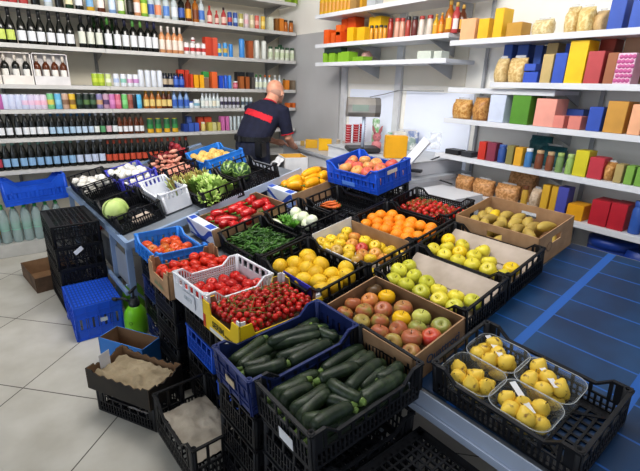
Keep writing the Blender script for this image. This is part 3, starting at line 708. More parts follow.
# fennel
FNM = mat('fennel_bulb', '#e8ecd8', .4, col2='#d2dcb6', scale=9, rnd=.2)
FGR = mat('fennel_top', '#5c9a38', .5, col2='#7fb04c', scale=14)
M, L, W, hh = CR['FN']
lab = 'round white fennel bulb in the black crate between chillies and carrots'
for i, q in enumerate(G(250, 190, 6.28, [(288,142),(335,170),(388,192),(300,185),(360,215)])):
    p = hit(q, M, .08 if i < 3 else .05); p.x = min(max(p.x, .05), L-.05); p.y = min(max(p.y, .05), W-.05)
    o = thing('fennel_bulb', lab, 'fennel', M @ Matrix.Translation(p) @ Matrix.Rotation(i, 4, 'Z'), lab, round_fruit('fennel', prof_ell(.042, .04), FNM, .06, 18))
    ob('root', stem_mesh(.006, .012, FNM), o, Matrix.Translation((0, 0, -.044)))
lab = 'bunch of feathery green fennel tops lying beside the bulbs'
for q in G(250, 190, 6.28, [(215,185),(245,205),(270,220),(235,190)]):
    p = hit(q, M, .05); p.x = min(max(p.x, .04), L-.04)
    thing('fennel_leaves_bunch', lab, 'leaves', M @ Matrix.Translation((p.x, min(p.y, W-.05), .03)) @ Matrix.Rotation(q[0], 4, 'Z'), lab, cached(('fnt',), lambda: leafy(4, 90, .06, .045, .005, FGR)))
segs('FN', Gs(250, 190, 6.28, [((120,175),(205,220)),((130,185),(190,222),.01)]), .06, .014, cached('rt', lambda: long_mesh('root', cprof, FNM, .01).copy()), [], 'white_root', 'vegetable', 'pale white root lying at the edge of the fennel crate')
# ------------------------------------------------------------------ pears in punnets
PEM = fm('pear_skin', '#ecca50', '#7c5a2c', .42, 42, bump=.05, lo=.60, hi=.70, rnd=.06)
PEARM = cached('pear', lambda: round_fruit('pearm', [(.0004, -.029), (.014, -.028), (.025, -.017), (.0295, -.002), (.027, .012), (.019, .023), (.012, .031), (.008, .037), (.0004, .040)], PEM, .04, 16))
CLEAR = mat('clear_plastic', '#dfe6ea', .08, trans=.5, ior=1.1, spec=.6, alpha=.22)
def punnet(rx, ry, h):
    def rr(w, d, r, z, n=5):
        out = []
        for cx, cy, a0 in ((w-r, d-r, 0), (-w+r, d-r, 90), (-w+r, -d+r, 180), (w-r, -d+r, 270)):
            for k in range(n): a = R(a0+90*k/(n-1)); out.append((cx+r*math.cos(a), cy+r*math.sin(a), z))
        return out
    mb = MB(); rings = [rr(rx*.80, ry*.80, .02, .001), rr(rx*.86, ry*.86, .03, .006), rr(rx*.97, ry*.97, .04, h-.004), rr(rx, ry, .042, h), rr(rx*1.05, ry*1.06, .045, h-.001)]
    n = len(rings[0]); vs = sum(rings, []); fs = [tuple(range(n))]
    for j in range(4):
        for i in range(n): k = (i+1) % n; fs.append((j*n+i, j*n+k, (j+1)*n+k, (j+1)*n+i))
    mb.add(vs, fs, True); return mb.mesh('punnet', CLEAR)
RIMC = mat('punnet_rim', '#c9ced2', .2, alpha=.6)
def prim(rx, ry, h):
    mb = MB(); pts = []
    for cx, cy, a0 in ((rx-.042, ry-.042, 0), (-rx+.042, ry-.042, 90), (-rx+.042, -ry+.042, 180), (rx-.042, -ry+.042, 270)):
        for k in range(6): a = R(a0+90*k/5); pts.append((cx+.044*math.cos(a), cy+.044*math.sin(a), h))
    pts.append(pts[0]); mb.tube(pts, .0016, 5, cap=False); return mb.mesh('rim', RIMC)
M, L, W, hh = CR['PC']
PUN = {0: (237, 112), 1: (196, 190), 2: (362, 185), 3: (340, 275)}
PP = {0: [(211,97),(241,92),(187,124),(229,132),(271,140),(258,118)], 1: [(157,167),(202,182),(180,207),(234,220),(150,205)], 2: [(315,168),(352,162),(374,183),(409,206),(363,214),(300,180)], 3: [(319,259),(284,262),(370,275),(323,293),(374,317),(290,290)]}
names = ['rear left', 'front left', 'rear right', 'front right']
for k, q in PUN.items():
    p = hit((400+q[0]/2.667, 310+q[1]/2.667), M, .06); 
    p.x = .088 if k in (1, 3) else .236
    p.y = .205 if k in (2, 3) else W-.105
    pr = thing('fruit_punnet', 'clear plastic punnet, %s of the four, holding small yellow pears' % names[k], 'punnet', M @ Matrix.Translation((p.x, p.y, .0105)), None, cached('pun', lambda: punnet(.071, .095, .088)))
    ob('rim', cached('prim', lambda: prim(.0735, .098, .088)), pr)
    mb = MB(); mb.add([(-.05, -.04, .093), (-.035, -.052, .093), (.04, .06, .093), (.022, .070, .093)], [(0, 1, 2, 3)])
    if k != 1: ob('paper_strip', mb.mesh('strip', WCARD), pr, T(.02, .01, 0))
    ps = []
    for j, w in enumerate(PP[k]):
        c = hit((400+w[0]/2.667, 310+w[1]/2.667), M, .075); c.x = min(max(c.x, p.x-.042), p.x+.042); c.y = min(max(c.y, p.y-.062), p.y+.062); c.z = .078; ps.append(c)
    for i in range(2):
        for j in range(2): ps.append(Vector((p.x-.026+i*.052, p.y-.03+j*.06, .038)))
    for _ in range(25):
        for i in range(len(ps)):
            for j in range(i):
                d = ps[i]-ps[j]; l = d.length
                if l < .050: d = d/max(l, 1e-4)*(.050-l)*.5; d.z *= .4; ps[i] += d; ps[j] -= d
        for c in ps: c.x = min(max(c.x, p.x-.04), p.x+.04); c.y = min(max(c.y, p.y-.058), p.y+.058); c.z = min(max(c.z, .040), .088)
    lab = 'small yellow pear in the %s clear punnet' % names[k]
    for c in ps:
        o = thing('pear', lab, 'pear', M @ Matrix.Translation(c) @ Matrix.Rotation(random.uniform(0, 6), 4, 'Z') @ Matrix.Rotation(random.uniform(.2, 1.6), 4, 'X') @ Matrix.Diagonal((.97, .97, .97, 1)), lab, PEARM)
        ob('stem', stem_mesh(.008, .0016), o, Matrix.Translation((0, 0, .039)))

# ------------------------------------------------------------------ liners, papers, printed ends
def crumple(nx, ny, L, W, amp, m, seed=0, rimup=0):
    mb = MB(); vs = []; fs = []
    for i in range(nx+1):
        for j in range(ny+1):
            x = L*i/nx; y = W*j/ny; z = amp*noise.noise(Vector((x*22, y*22, seed)))+amp*.5*noise.noise(Vector((x*60, y*60, seed+5)))
            z += rimup*(max(0, abs(2*x/L-1)-.8)+max(0, abs(2*y/W-1)-.8))
            vs.append((x, y, z))
    for i in range(nx):
        for j in range(ny): a = i*(ny+1)+j; fs.append((a, a+ny+1, a+ny+2, a+1))
    mb.add(vs, fs, True); return mb.mesh('paper', m)
GREYP = mat('grey_crumpled_paper', '#b9b0a2', .85, col2='#9a9184', scale=8, bump=.4, bscale=30)
def put(key, name, label, cat, me, x, y, z, **k):
    return thing(name, label, cat, CR[key][0] @ T(x, y, z, **k), None, me)
for key, lab in (('YA1', 'beige paper liner under the yellow-green apples'), ('YA2', 'beige paper liner under the ripe yellow apples')):
    M, L, W, h = CR[key]; mb = MB(); x1 = L-.014; mb.bbox((.013, .013, .0095), (x1, W-.013, .0125), .001)
    mb.add([(x1-.11, .014, .050), (x1-.004, .014, .108), (x1-.004, W-.016, .108), (x1-.11, W-.016, .050)], [(0, 1, 2, 3)])
    mb.add([(.014, .012, .013), (x1, .012, .013), (x1, .012, .10), (.014, .012, .04)], [(0, 1, 2, 3)])
    mb.box((.014, .014, .042), (x1-.10, W-.016, .045))
    put(key, 'paper_liner', lab, 'paper', mb.mesh('liner', PAPER), 0, 0, 0)
M, L, W, h = CR['MX']; mb = MB(); mb.box((.014, .014, .010), (L-.014, W-.014, .013)); mb.box((.013, .014, .013), (.017, W-.014, .105))
mb.box((.013, W-.018, .013), (L-.014, W-.014, .16)); 
put('MX', 'white_tray', 'white card tray holding the speckled apples inside the black crate', 'tray', mb.mesh('tray', WCARD), 0, 0, 0)
mb = MB(); mb.box((L-.019, .014, .0135), (L-.015, W-.02, .138)); put('MX', 'card_strip', 'brown card strip standing between the speckled apples and the oranges', 'card', mb.mesh('strip', CARD), 0, 0, 0)
M, L, W, h = CR['FE']; put('FE', 'crumpled_paper', 'crumpled beige and grey paper lining the empty floor crate', 'paper', crumple(24, 30, L-.05, W-.06, .012, GREYP, 1), .025, .03, .115)
M, L, W, h = CR['LM']; mb = MB(); mb.box((.012, .06, .06), (.016, W*.62, .125)); put('LM', 'violet_card', 'violet blue card strip at the front of the yellow melon crate', 'card', mb.mesh('c', PURP), 0, 0, 0)
BLUP = mat('blue_print', '#2f54b8', .5)
for key, lx in (('RP', -.002), ('YM', -.002)):
    M, L, W, h = CR[key]; e = bpy.data.objects.new('printed_end', MB().box((lx, 0, .002), (lx+.003, W, h+.004)).mesh('e', mat('white_gloss_card', '#dfe6f2', .4))); COL.objects.link(e)
    root = [o for o in bpy.data.objects if o.name.startswith('cardboard_tray') and o.parent is None and (o.matrix_world.translation-M.translation).length < 1e-4][0]; e.parent = root
    mb = MB(); N = 16
    for i in range(N):
        y0 = W*i/N; y1 = W*(i+1)/N; f = lambda y: h*(.5+.36*math.cos(y/W*2*PI))
        mb.add([(lx-.001, y0, f(y0)-.018), (lx-.001, y1, f(y1)-.018), (lx-.001, y1, min(h, f(y1)+.02)), (lx-.001, y0, min(h, f(y0)+.02))], [(0, 1, 2, 3)])
    ob('blue_swoosh', mb.mesh('sw', BLUP), e); ob('blue_band', MB().box((lx-.001, W*.02, h*.05), (lx-.0005, W*.98, h*.16)).mesh('sw', BLUP), e)
    # folded top flap showing the print from above
    mb = MB().box((0, .004, h+.004), (.055, W-.004, h+.007)); fl = ob('top_flap', mb.mesh('fl', mat('white_gloss_card', '#dfe6f2', .4)), root)
    [ob('blue_patch', MB().box((.004, y0, h+.0072), (.05, y1, h+.0078)).mesh('sw', BLUP), fl) for y0, y1 in ((.02, W*.28), (W*.78, W-.02))]
def find(key, pre):
    M = CR[key][0]
    return [o for o in bpy.data.objects if o.name.startswith(pre) and o.parent is None and (o.matrix_world.translation-M.translation).length < 1e-4][0]
# lettering
PB = mat('blue_ink', '#3a5378', .6); DKI = mat('dark_ink', '#4a4210', .6); RDI = mat('red_ink', '#c43c1c', .5); GRI = mat('green_ink', '#7c8a6a', .7)
r = find('AP', 'cardboard_tray'); M, L, W, h = CR['AP']
ob('lettering', text_mesh('Quattrocì', .052, PB, .0008), r, Matrix.Translation((L*.56, -.0012, h*.52)) @ Matrix.Rotation(PI/2, 4, 'X'))
r = find('YC', 'cardboard_tray'); M, L, W, h = CR['YC']; FL = Matrix.Rotation(-PI/2, 4, 'Z') @ Matrix.Rotation(PI/2, 4, 'X')
ob('lettering', text_mesh('SERIM', .04, DKI, .0012), r, Matrix.Translation((-.0012, W*.56, h*.36)) @ FL)
ob('lettering', text_mesh('pomodori', .022, DKI, .0003), r, Matrix.Translation((-.0012, W*.24, h*.3)) @ FL)
ob('white_band', MB().box((-.0012, .02, .004), (-.0004, W*.8, h*.18)).mesh('b', WCARD), r)
ob('red_print', MB().box((-.0012, W-.026, .004), (-.0004, W-.002, h*.5)).mesh('b', RDI), r)
ob('red_mark', MB().lathe([(.012, 0), (.012, .0008)], 14, Matrix.Translation((-.0002, .018, .028)) @ Matrix.Rotation(-PI/2, 4, 'Y')).mesh('b', RDI), r)
r = find('TC', 'cardboard_tray'); M, L, W, h = CR['TC']
ob('printed_leaves', cached(('prl',), lambda: [mb_ for mb_ in [MB()] if [mb_.add([(-.0012, .08+k*.02, .03), (-.0012, .09+k*.02, .045+.012*(k % 3)), (-.0012, .10+k*.02, .03), (-.0012, .09+k*.02, .02)], [(0, 1, 2, 3)]) for k in range(7)]][0].mesh('pl', GRI)), r)
r = find('WC', 'plastic_crate'); M, L, W, h = CR['WC']
pl = ob('white_name_plate', MB().box((-.0065, W*.3, .025), (-.005, W*.7, .092)).mesh('p', WHT), r)
ob('faint_lettering', text_mesh('ORTO', .03, cm('#a9b4bd'), .0003), pl, Matrix.Translation((-.0075, W*.5, .06)) @ FL)
r = find('ZB', 'plastic_crate'); M, L, W, h = CR['ZB']
ob('blank_white_sticker', MB().box((-.0085, W*.28, .02), (-.0065, W*.52, .065)).mesh('s', cm('#e9ebf0')), r)
r = find('BZ', 'plastic_crate'); M, L, W, h = CR['BZ']
ob('name_plate', MB().box((-.0085, W*.38, .055), (-.0055, W*.62, .085)).mesh('s', cm('#c9b79a')), r)
r = find('BL', 'plastic_crate'); M, L, W, h = CR['BL']
ob('grip_opening', MB().box((.1, -.0075, h*.70), (.2, -.005, h*.86)).mesh('s', cm('#d8d2cb')), r)
ob('embossed_badge', MB().box((-.0085, W*.42, .02), (-.0055, W*.68, .05)).mesh('s', cm('#5a8ae0')), r)
r = find('MG', 'cardboard_tray'); M, L, W, h = CR['MG']
mb = MB(); mb.lathe([(.016, 0), (.020, 0), (.020, .001), (.016, .001)], 24, Matrix.Translation((-.001, W*.45, h*.42)) @ Matrix.Rotation(-PI/2, 4, 'Y'), cap=False)
mb.lathe([(.022, 0), (.026, 0), (.026, .001), (.022, .001)], 24, Matrix.Translation((L*.3, -.0005, h*.5)) @ Matrix.Rotation(PI/2, 4, 'X'), cap=False); ob('printed_ring', mb.mesh('rg', cm('#7d6047')), r)
mb = MB()
for k in range(4): mb.box((L*.68, -.001, h*(.62+.08*k)), (L*.92, -.0003, h*(.63+.08*k)))
ob('printed_lines', mb.mesh('pl', cm('#8c6f54')), r)
r = find('WT', 'plastic_crate'); M, L, W, h = CR['WT']
mb = MB().box((L-.012, .008, .02), (L-.009, W-.008, h-.004)); pl = ob('printed_side', mb.mesh('p', WHT), r)
BI = cm('#3c4a9c'); mb = MB(); X0, X1 = L-.0132, L-.012; mb.box((X0, W*.40, h*.62), (X1, W*.54, h*.84))
for i in range(3):
    for j in range(9): mb.box((X0, W*(.58+.04*j), h*(.40+.16*i)), (X1, W*(.598+.04*j), h*(.47+.16*i)))
for j in range(5): mb.box((X0, W*(.12+.05*j), h*.62), (X1, W*(.15+.05*j), h*.78))
ob('blue_print', mb.mesh('bp', BI), pl)
mb = MB()
for j in range(7): mb.box((-.0075, W*(.3+.05*j), h*.40), (-.0060, W*(.325+.05*j), h*.50))
ob('blue_print', mb.mesh('bp', BI), r)
# white price card in black crate FN, small card in MX
put('FN', 'price_card', 'small white and blue card clipped to the fennel crate rim', 'card', MB().box((.0, 0, 0), (.07, .002, .03)).mesh('c', cm('#8aa2dc')), .2, .4315, .095)

# ------------------------------------------------------------------ stands
def hp(u, v, z): return SU(u, v, z)
def sl1(u, d=0): return rim1(u)-HC/math.cos(AL1)-.004-d
def sl2(u, d=0): return rim2(u)-HC/math.cos(AL2)-.004-d
def slab(mb, u0, u1, v0, v1, f, th):
    vs = [hp(u, v, f(u)-k) for k in (0, th) for u, v in ((u0, v0), (u1, v0), (u1, v1), (u0, v1))]
    return mb.add(vs, [(0,1,2,3),(7,6,5,4),(0,4,5,1),(1,5,6,2),(2,6,7,3),(3,7,4,0)])
def legs(root, pts, f, m):
    for u, v in pts:
        a = hp(u, v, f(u)-.03); mb = MB().bar((a.x, a.y, 0), a, .04, .04, (0, 1, 0)); ob('leg', mb.mesh('leg', m), root)
st = thing('display_stand', 'long sloping steel display stand carrying the fruit crates', 'stand')
ob('top_panel', slab(MB(), 1.14, 2.52, -.95, 2.93, lambda u: sl1(u, .003), .025).mesh('top', GREYST), st)
f_ = sl1(1.14)
mb = MB(); vs = [hp(u, v, z) for u, v, z in ((1.118, -.95, f_+.022), (1.118, 2.93, f_+.022), (1.124, 2.93, f_+.022), (1.124, -.95, f_+.022), (1.118, -.95, f_-.075), (1.118, 2.93, f_-.075), (1.124, 2.93, f_-.075), (1.124, -.95, f_-.075))]
mb.add(vs, [(0,1,2,3),(7,6,5,4),(0,4,5,1),(1,5,6,2),(2,6,7,3),(3,7,4,0)]); fe = ob('front_edge', mb.mesh('edge', STEEL), st)
mb = MB().bar(hp(1.112, -.95, f_-.045), hp(1.112, 2.93, f_-.045), .008, .012); ob('moulding', mb.mesh('mould', STEEL), fe)
legs(st, [(1.2, -.85), (2.45, -.85), (1.2, 1.0), (2.45, 1.0), (1.2, 2.85), (2.45, 2.85)], sl1, GREYST)
# blue mat with pattern in real stand coordinates
def matmat():
    m = bpy.data.materials.new('blue_translucent_mat'); m.use_nodes = True; nt = m.node_tree; b = nt.nodes['Principled BSDF']; b.inputs['Roughness'].default_value = .34
    tc = nt.nodes.new('ShaderNodeTexCoord'); sp = nt.nodes.new('ShaderNodeSeparateXYZ'); nt.links.new(tc.outputs['Object'], sp.inputs[0])
    n = nt.nodes.new('ShaderNodeTexNoise'); n.inputs['Scale'].default_value = 5; nt.links.new(tc.outputs['Object'], n.inputs['Vector'])
    rp = nt.nodes.new('ShaderNodeValToRGB'); rp.color_ramp.elements[0].color = (*hexc('#0b2f54'), 1); rp.color_ramp.elements[1].color = (*hexc('#11416e'), 1); rp.color_ramp.elements[0].position = .35; rp.color_ramp.elements[1].position = .7
    nt.links.new(n.outputs['Fac'], rp.inputs[0])
    def M_(op, a, b_=None):
        x = nt.nodes.new('ShaderNodeMath'); x.operation = op
        for i, q in enumerate((a, b_)):
            if q is None: continue
            if isinstance(q, (int, float)): x.inputs[i].default_value = q
            else: nt.links.new(q, x.inputs[i])
        return x.outputs[0]
    l1 = M_('LESS_THAN', M_('ABSOLUTE', M_('SUBTRACT', M_('PINGPONG', M_('ADD', sp.outputs['X'], .046), .0745), 0.0)), .0035)
    l2 = M_('LESS_THAN', M_('ABSOLUTE', M_('SUBTRACT', M_('PINGPONG', M_('SUBTRACT', sp.outputs['Y'], .66), .2), 0.0)), .019)
    mx = M_('MAXIMUM', l1, l2)
    mc = nt.nodes.new('ShaderNodeMix'); mc.data_type = 'RGBA'; nt.links.new(mx, mc.inputs['Factor']); nt.links.new(rp.outputs[0], mc.inputs['A']); mc.inputs['B'].default_value = (*hexc('#1a5cae'), 1)
    nt.links.new(mc.outputs['Result'], b.inputs['Base Color']); return m
MATM = matmat()
Fm = frame(0, 0, sl1(0), AL1)
c_ = math.cos(AL1)
mb = MB().bbox((1.16/c_, -.93, 0), (2.505/c_, .86, .003), .001)
thing('blue_mat', 'shiny dark blue plastic mat with bright blue lines covering the right end of the stand', 'mat', Fm, None, mb.mesh('mat', MATM))
# back-left stand
LB = mat('pale_blue_painted_frame', '#8ea3c2', .45, col2='#7d93b4', scale=4)
s2 = thing('display_stand', 'rear sloping stand with pale blue painted frame carrying garlic, cabbage and celery crates', 'stand')
ob('top_panel', slab(MB(), .76, 2.15, 2.96, 4.84, lambda u: sl2(u, .003), .03).mesh('top', GREYST), s2)
mb = MB()
for v in (2.925, 4.85): mb.bar(hp(.74, v, sl2(.74)-.012), hp(2.17, v, sl2(2.17)-.012), .03, .05)
mb.bar(hp(.74, 2.91, sl2(.74)-.012), hp(.74, 4.86, sl2(.74)-.012), .03, .05); ob('frame', mb.mesh('fr', LB), s2)
mb = MB().bar(hp(1.25, 2.90, sl2(1.25)-.0), hp(2.17, 2.90, sl2(2.17)-.0), .02, .06); ob('steel_edge', mb.mesh('fr', STEEL), s2)
legs(s2, [(.75, 2.95), (.75, 3.35), (.75, 4.8), (2.1, 2.98), (2.1, 4.8)], sl2, LB)
mb = MB(); vs = [hp(.755, v, z) for v, z in ((2.97, .28), (4.2, .28), (4.2, .52), (2.97, .52))]; mb.add(vs, [(0, 1, 2, 3)]); ob('side_panel', mb.mesh('sp', cm('#9aa0aa')), s2)
mb = MB().bar(hp(.71, 2.95, .28), hp(.71, 4.8, .28), .02, .03).bar(hp(.9, 2.95, .1), hp(.71, 2.95, .35), .015, .015); ob('brace', mb.mesh('br', LB), s2)

# ------------------------------------------------------------------ floor-level things at the left
for k, z in enumerate((.70, .53, .36, .19)):
    crate('SB%d' % k, M0(.372+.004*k, 3.41, z, 0, -1+.6*k, 0) @ Matrix.Translation((0, .52, 0)) @ Matrix.Rotation(PI, 4, 'X'), .315, .52, .165, BLK, 'black crate in the tall stack beside the rear stand, %s' % ['topmost, upside down', 'second from the top', 'third from the top', 'lowest'][k], 'flat')
mb = MB().bbox((0, 0, 0), (.003, .07, .035), .001); thing('price_card', 'small white card stuck on the tall black crate stack', 'card', M0(.50, 3.395, .47, 0, 0, 0) @ T(0, 0, 0, -PI/2+.3, .5), None, mb.mesh('c', cm('#dfe2ea')))
BBm = M0(.366, 2.985, .25, 0, -2, 0) @ Matrix.Translation((0, .42, 0)) @ Matrix.Rotation(PI, 4, 'X')
crate('BB', BBm, .30, .42, .247, BLU, 'blue plastic crate upside down on the floor in front of the tall black stack', 'solid:flat')
o = find('BB', 'plastic_crate'); mb = MB()
mb.bbox((.004, .004, .0005), (.296, .416, .004), .001); ob('top_plate', mb.mesh('tp', mat('dark_blue_plastic', '#1b3f96', .5)), o)
mb = MB()
for i in range(13):
    for j in range(9): x = .02+.0213*i; y = .022+.043*j; mb.box((x, y, -.002), (x+.012, y+.030, .0006))
ob('ribs', mb.mesh('rb', BLU), o)
ob('white_sticker', MB().box((.15, .421, .11), (.20, .4225, .14)).mesh('s', cm('#c9cfd8')), o)
# wood/cardboard tray by the stack
M = M0(.26, 3.96, .13, 0, 6, .13); carton('WB', M, .36, .46, .13, mat('worn_wood', '#6a5240', .8, col2='#4c3a2c', scale=10), CARDD, 'low brown wooden tray on the floor behind the tall black stack', holes=False)
# black printed card box with wavy edge on top of a black crate
crate('CXB', M0(.50, 1.86, .165, 0, 28, .16), .22, .40, .155, BLK, 'black crate on the floor under the wavy-edged box', 'lat')
M = M0(.476, 1.83, .29, 0, 28, .12); carton('CX', M, .24, .42, .12, DARKCARD, CARDD, 'black printed box with a wavy cut edge holding crumpled paper', dipx=.86, dipy=.86, wavy=True, holes=False)
put('CX', 'crumpled_paper', 'crumpled brown paper filling the wavy-edged black box', 'paper', crumple(24, 30, .19, .36, .022, mat('tan_crumpled_paper', '#a8997f', .9, col2='#8d7f66', scale=8, bump=.4), 3), .025, .03, .08)
put('CX', 'white_card_flap', 'white card flap standing at the back of the wavy-edged box', 'card', MB().bbox((0, 0, 0), (.065, .003, .095), .001).mesh('f', WCARD), .07, .395, .065)
put('CX', 'paper_scrap', 'scrap of white paper hanging below the wavy-edged box', 'paper', crumple(6, 6, .02, .12, .006, WCARD, 3), -.012, .02, -.012, ry=.6)
M = M0(.60, 2.33, .20, 0, 30, .20); carton('BT', M, .15, .34, .20, mat('blue_printed_card', '#2d7fd0', .5, col2='#2872bf', scale=5), CARDD, 'shallow cardboard tray printed blue standing on the floor behind the wavy box', holes=False)
# garden sprayers
LIME = mat('lime_green_plastic', '#78c41c', .35, col2='#69b014', scale=5); DKP = mat('dark_grey_plastic', '#23262a', .4)
def sprayer(M, lab):
    r = thing('pressure_sprayer', lab, 'sprayer', M)
    ob('tank', MB().lathe([(.03, 0), (.07, .004), (.078, .03), (.078, .12), (.070, .17), (.045, .205), (.03, .215)], 24).mesh('tank', LIME), r)
    ob('collar', MB().lathe([(.034, .208), (.036, .215), (.036, .24), (.026, .245), (.024, .27)], 20).mesh('c', DKP), r)
    mb = MB().tube([(0, 0, .26), (0, 0, .33)], .008, 8).tube([(-.045, 0, .33), (.045, 0, .33)], .011, 8); ob('pump_handle', mb.mesh('h', DKP), r)
    mb = MB().tube([(0, .03, .235), (0, .07, .26), (0, .12, .25)], .009, 8).tube([(0, .12, .25), (0, .15, .25)], .014, 8); ob('nozzle', mb.mesh('n', DKP), r)
    ob('emblem', MB().lathe([(.010, 0), (.012, 0), (.012, .001), (.010, .001)], 16, Matrix.Translation((-.0785, 0, .11)) @ Matrix.Rotation(-PI/2, 4, 'Y'), cap=False).mesh('e', DKP), r)
p = at_z((131, 338), 0)
sprayer(Matrix.Translation((p.x+.06, p.y+.06, 0)) @ Matrix.Rotation(.9, 4, 'Z'), 'lime green pressure sprayer with black top in front of the other sprayer')
sprayer(Matrix.Translation((p.x+.13, p.y+.42, 0)) @ Matrix.Rotation(.7, 4, 'Z'), 'lime green pressure sprayer further back beside the stand leg')

# ------------------------------------------------------------------ room
YB = 5.75; XR = 3.42; SF = 5.2; RF = 3.0
def floormat():
    m = bpy.data.materials.new('stone_floor_tiles'); m.use_nodes = True; nt = m.node_tree; b = nt.nodes['Principled BSDF']; b.inputs['Roughness'].default_value = .38
    tc = nt.nodes.new('ShaderNodeTexCoord'); mp = nt.nodes.new('ShaderNodeMapping'); c = at_z((23, 388), 0); a = R(44.6)
    mp.vector_type = 'TEXTURE'; mp.inputs['Location'].default_value = (c.x, c.y, 0); mp.inputs['Rotation'].default_value = (0, 0, a); nt.links.new(tc.outputs['Object'], mp.inputs[0])
    br = nt.nodes.new('ShaderNodeTexBrick'); br.offset = 0; br.inputs['Scale'].default_value = 1; br.inputs['Brick Width'].default_value = .66; br.inputs['Row Height'].default_value = .66
    br.inputs['Mortar Size'].default_value = .0035; br.inputs['Mortar Smooth'].default_value = .1; nt.links.new(mp.outputs[0], br.inputs['Vector'])
    n = nt.nodes.new('ShaderNodeTexNoise'); n.inputs['Scale'].default_value = 4; n.inputs['Detail'].default_value = 6; nt.links.new(tc.outputs['Object'], n.inputs['Vector'])
    r = nt.nodes.new('ShaderNodeValToRGB'); r.color_ramp.elements[0].color = (*hexc('#b4b0a6'), 1); r.color_ramp.elements[1].color = (*hexc('#c8c5bd'), 1); r.color_ramp.elements[0].position = .3; r.color_ramp.elements[1].position = .7
    nt.links.new(n.outputs['Fac'], r.inputs[0]); nt.links.new(r.outputs[0], br.inputs['Color1']); nt.links.new(r.outputs[0], br.inputs['Color2']); br.inputs['Mortar'].default_value = (*hexc('#55504a'), 1)
    nt.links.new(br.outputs['Color'], b.inputs['Base Color']); return m
struct('floor', MB().box((-4, -3, -.05), (XR+.1, YB+.1, 0)).mesh('floor', floormat()))
WALLB = mat('beige_shelf_back', '#f2ecdc', .7, col2='#e9e2d0', scale=2)
WALLR = mat('white_wall_paint', '#f6f4ee', .7, col2='#efede6', scale=2)
struct('wall_back', MB().box((-4, YB, 0), (XR+.1, YB+.1, 3.1)).mesh('wb', WALLB))
struct('wall_right', MB().box((XR, -3, 0), (XR+.1, YB, 3.1)).mesh('wr', WALLR))
struct('ceiling', MB().box((-4, -3, 3.1), (XR+.1, YB+.1, 3.15)).mesh('ce', mat('ceiling_paint', '#e6e4df', .8)))
GD = mat('grey_door_paint', '#c2c2c4', .5, col2='#b8b8ba', scale=1.5)
d = struct('door_1', MB().bbox((XR-.04, 4.30, 0), (XR-.002, 5.70, 2.30), .004).mesh('door', GD)); ob('door_handle', MB().tube([(XR-.04, 4.4, 1.05), (XR-.08, 4.4, 1.05), (XR-.08, 4.5, 1.05)], .009, 8).mesh('dh', STEEL), d)
def frosted():
    m = mat('frosted_daylight_glass', '#e4e9f6', .35, col2='#dde3f2', scale=1.5); b = m.node_tree.nodes['Principled BSDF']
    b.inputs['Emission Color'].default_value = (.80, .87, 1, 1); b.inputs['Emission Strength'].default_value = .13; return m  # faint glow put into the glass stands in for daylight behind it
def yw(px): 
    k = (px-320)/F; P0 = Vector((XR-.02, 0, 1.4))-CO; return (k*P0.dot(CF)-P0.dot(CR_))/(CR_.y-k*CF.y)
for i, (a_, b_) in enumerate(((349, 393), (404, 470))):
    struct('window_%d' % (i+1), MB().box((XR-.014, yw(b_), .98), (XR-.002, yw(a_), 1.66)).mesh('win', frosted()))
CREAM = mat('cream_shelf_panel', '#ece7da', .6, col2='#e2dccd', scale=2)
struct('trim_1', MB().box((XR-.015, 2.55, 1.72), (XR-.001, 4.25, 3.1)).mesh('t', CREAM))
struct('baseboard_right', MB().box((XR-.012, -3, 0), (XR, 4.25, .1)).mesh('bb', cm('#c9c9cc')))

# ------------------------------------------------------------------ shelving
def solve_x(px, y, z):
    k = (px-320)/F; P0 = Vector((0, y, z))-CO; return (k*P0.dot(CF)-P0.dot(CR_))/(CR_.x-k*CF.x)
def solve_y(px, x, z):
    k = (px-320)/F; P0 = Vector((x, 0, z))-CO; return (k*P0.dot(CF)-P0.dot(CR_))/(CR_.y-k*CF.y)
def solve_z(py, x, y):
    k = (235.5-py)/F; P0 = Vector((x, y, 0))-CO; return (k*P0.dot(CF)-P0.dot(CU))/(CU.z-k*CF.z)
SHM_ = mat('shelf_enamel', '#c9c8c6', .45, col2='#bdbcba', scale=3); SHW = mat('white_shelf_enamel', '#dfe1e6', .4, col2='#d3d6dd', scale=3); BRK = mat('shelf_bracket', '#9a9a98', .5)
BZ_ = [2.66, 2.32, 1.98, 1.62, 1.39, 1.12, .81]
ordn = ['top', 'second', 'third', 'fourth', 'fifth', 'sixth', 'lowest']
xe = 3.34
sh = thing('shelf_rack', 'beige wall rack with uprights holding the drinks shelves at the back', 'rack', Matrix.Translation((1.3, YB-.05, 0)))
for x in (-1.6, -.6, .12, 1.03, 1.98, 3.2):
    ob('upright', MB().box((x-1.3-.015, .03, 0), (x-1.3+.015, .05, 2.9)).mesh('u', BRK), sh)
for k, z in enumerate(BZ_):
    s = thing('shelf_board', '%s grey shelf board on the back wall of drinks' % ordn[k], 'shelf', Matrix.Translation((0, SF, z)))
    ob('board', MB().box((-2.4, .004, -.025), (xe, YB-SF-.06, 0)).mesh('b', SHM_), s)
    for a, b in ((-2.4, -.6), (-.597, 1.03), (1.033, 1.98), (1.983, xe)): ob('price_rail', MB().bbox((a, -.012, -.038), (b, .003, .001), .002).mesh('r', SHM_), s)
    for x in (-.6, .12, 1.03, 1.98, 3.2):
        mb = MB(); mb.add([(x-.004, .12, -.026), (x+.004, .12, -.026), (x+.004, YB-SF-.03, -.026), (x-.004, YB-SF-.03, -.026), (x-.004, YB-SF-.03, -.12), (x+.004, YB-SF-.03, -.12)], [(0,1,2,3),(0,3,4),(1,5,2),(2,5,4,3),(0,4,5,1)]); ob('bracket', mb.mesh('br', BRK), s)
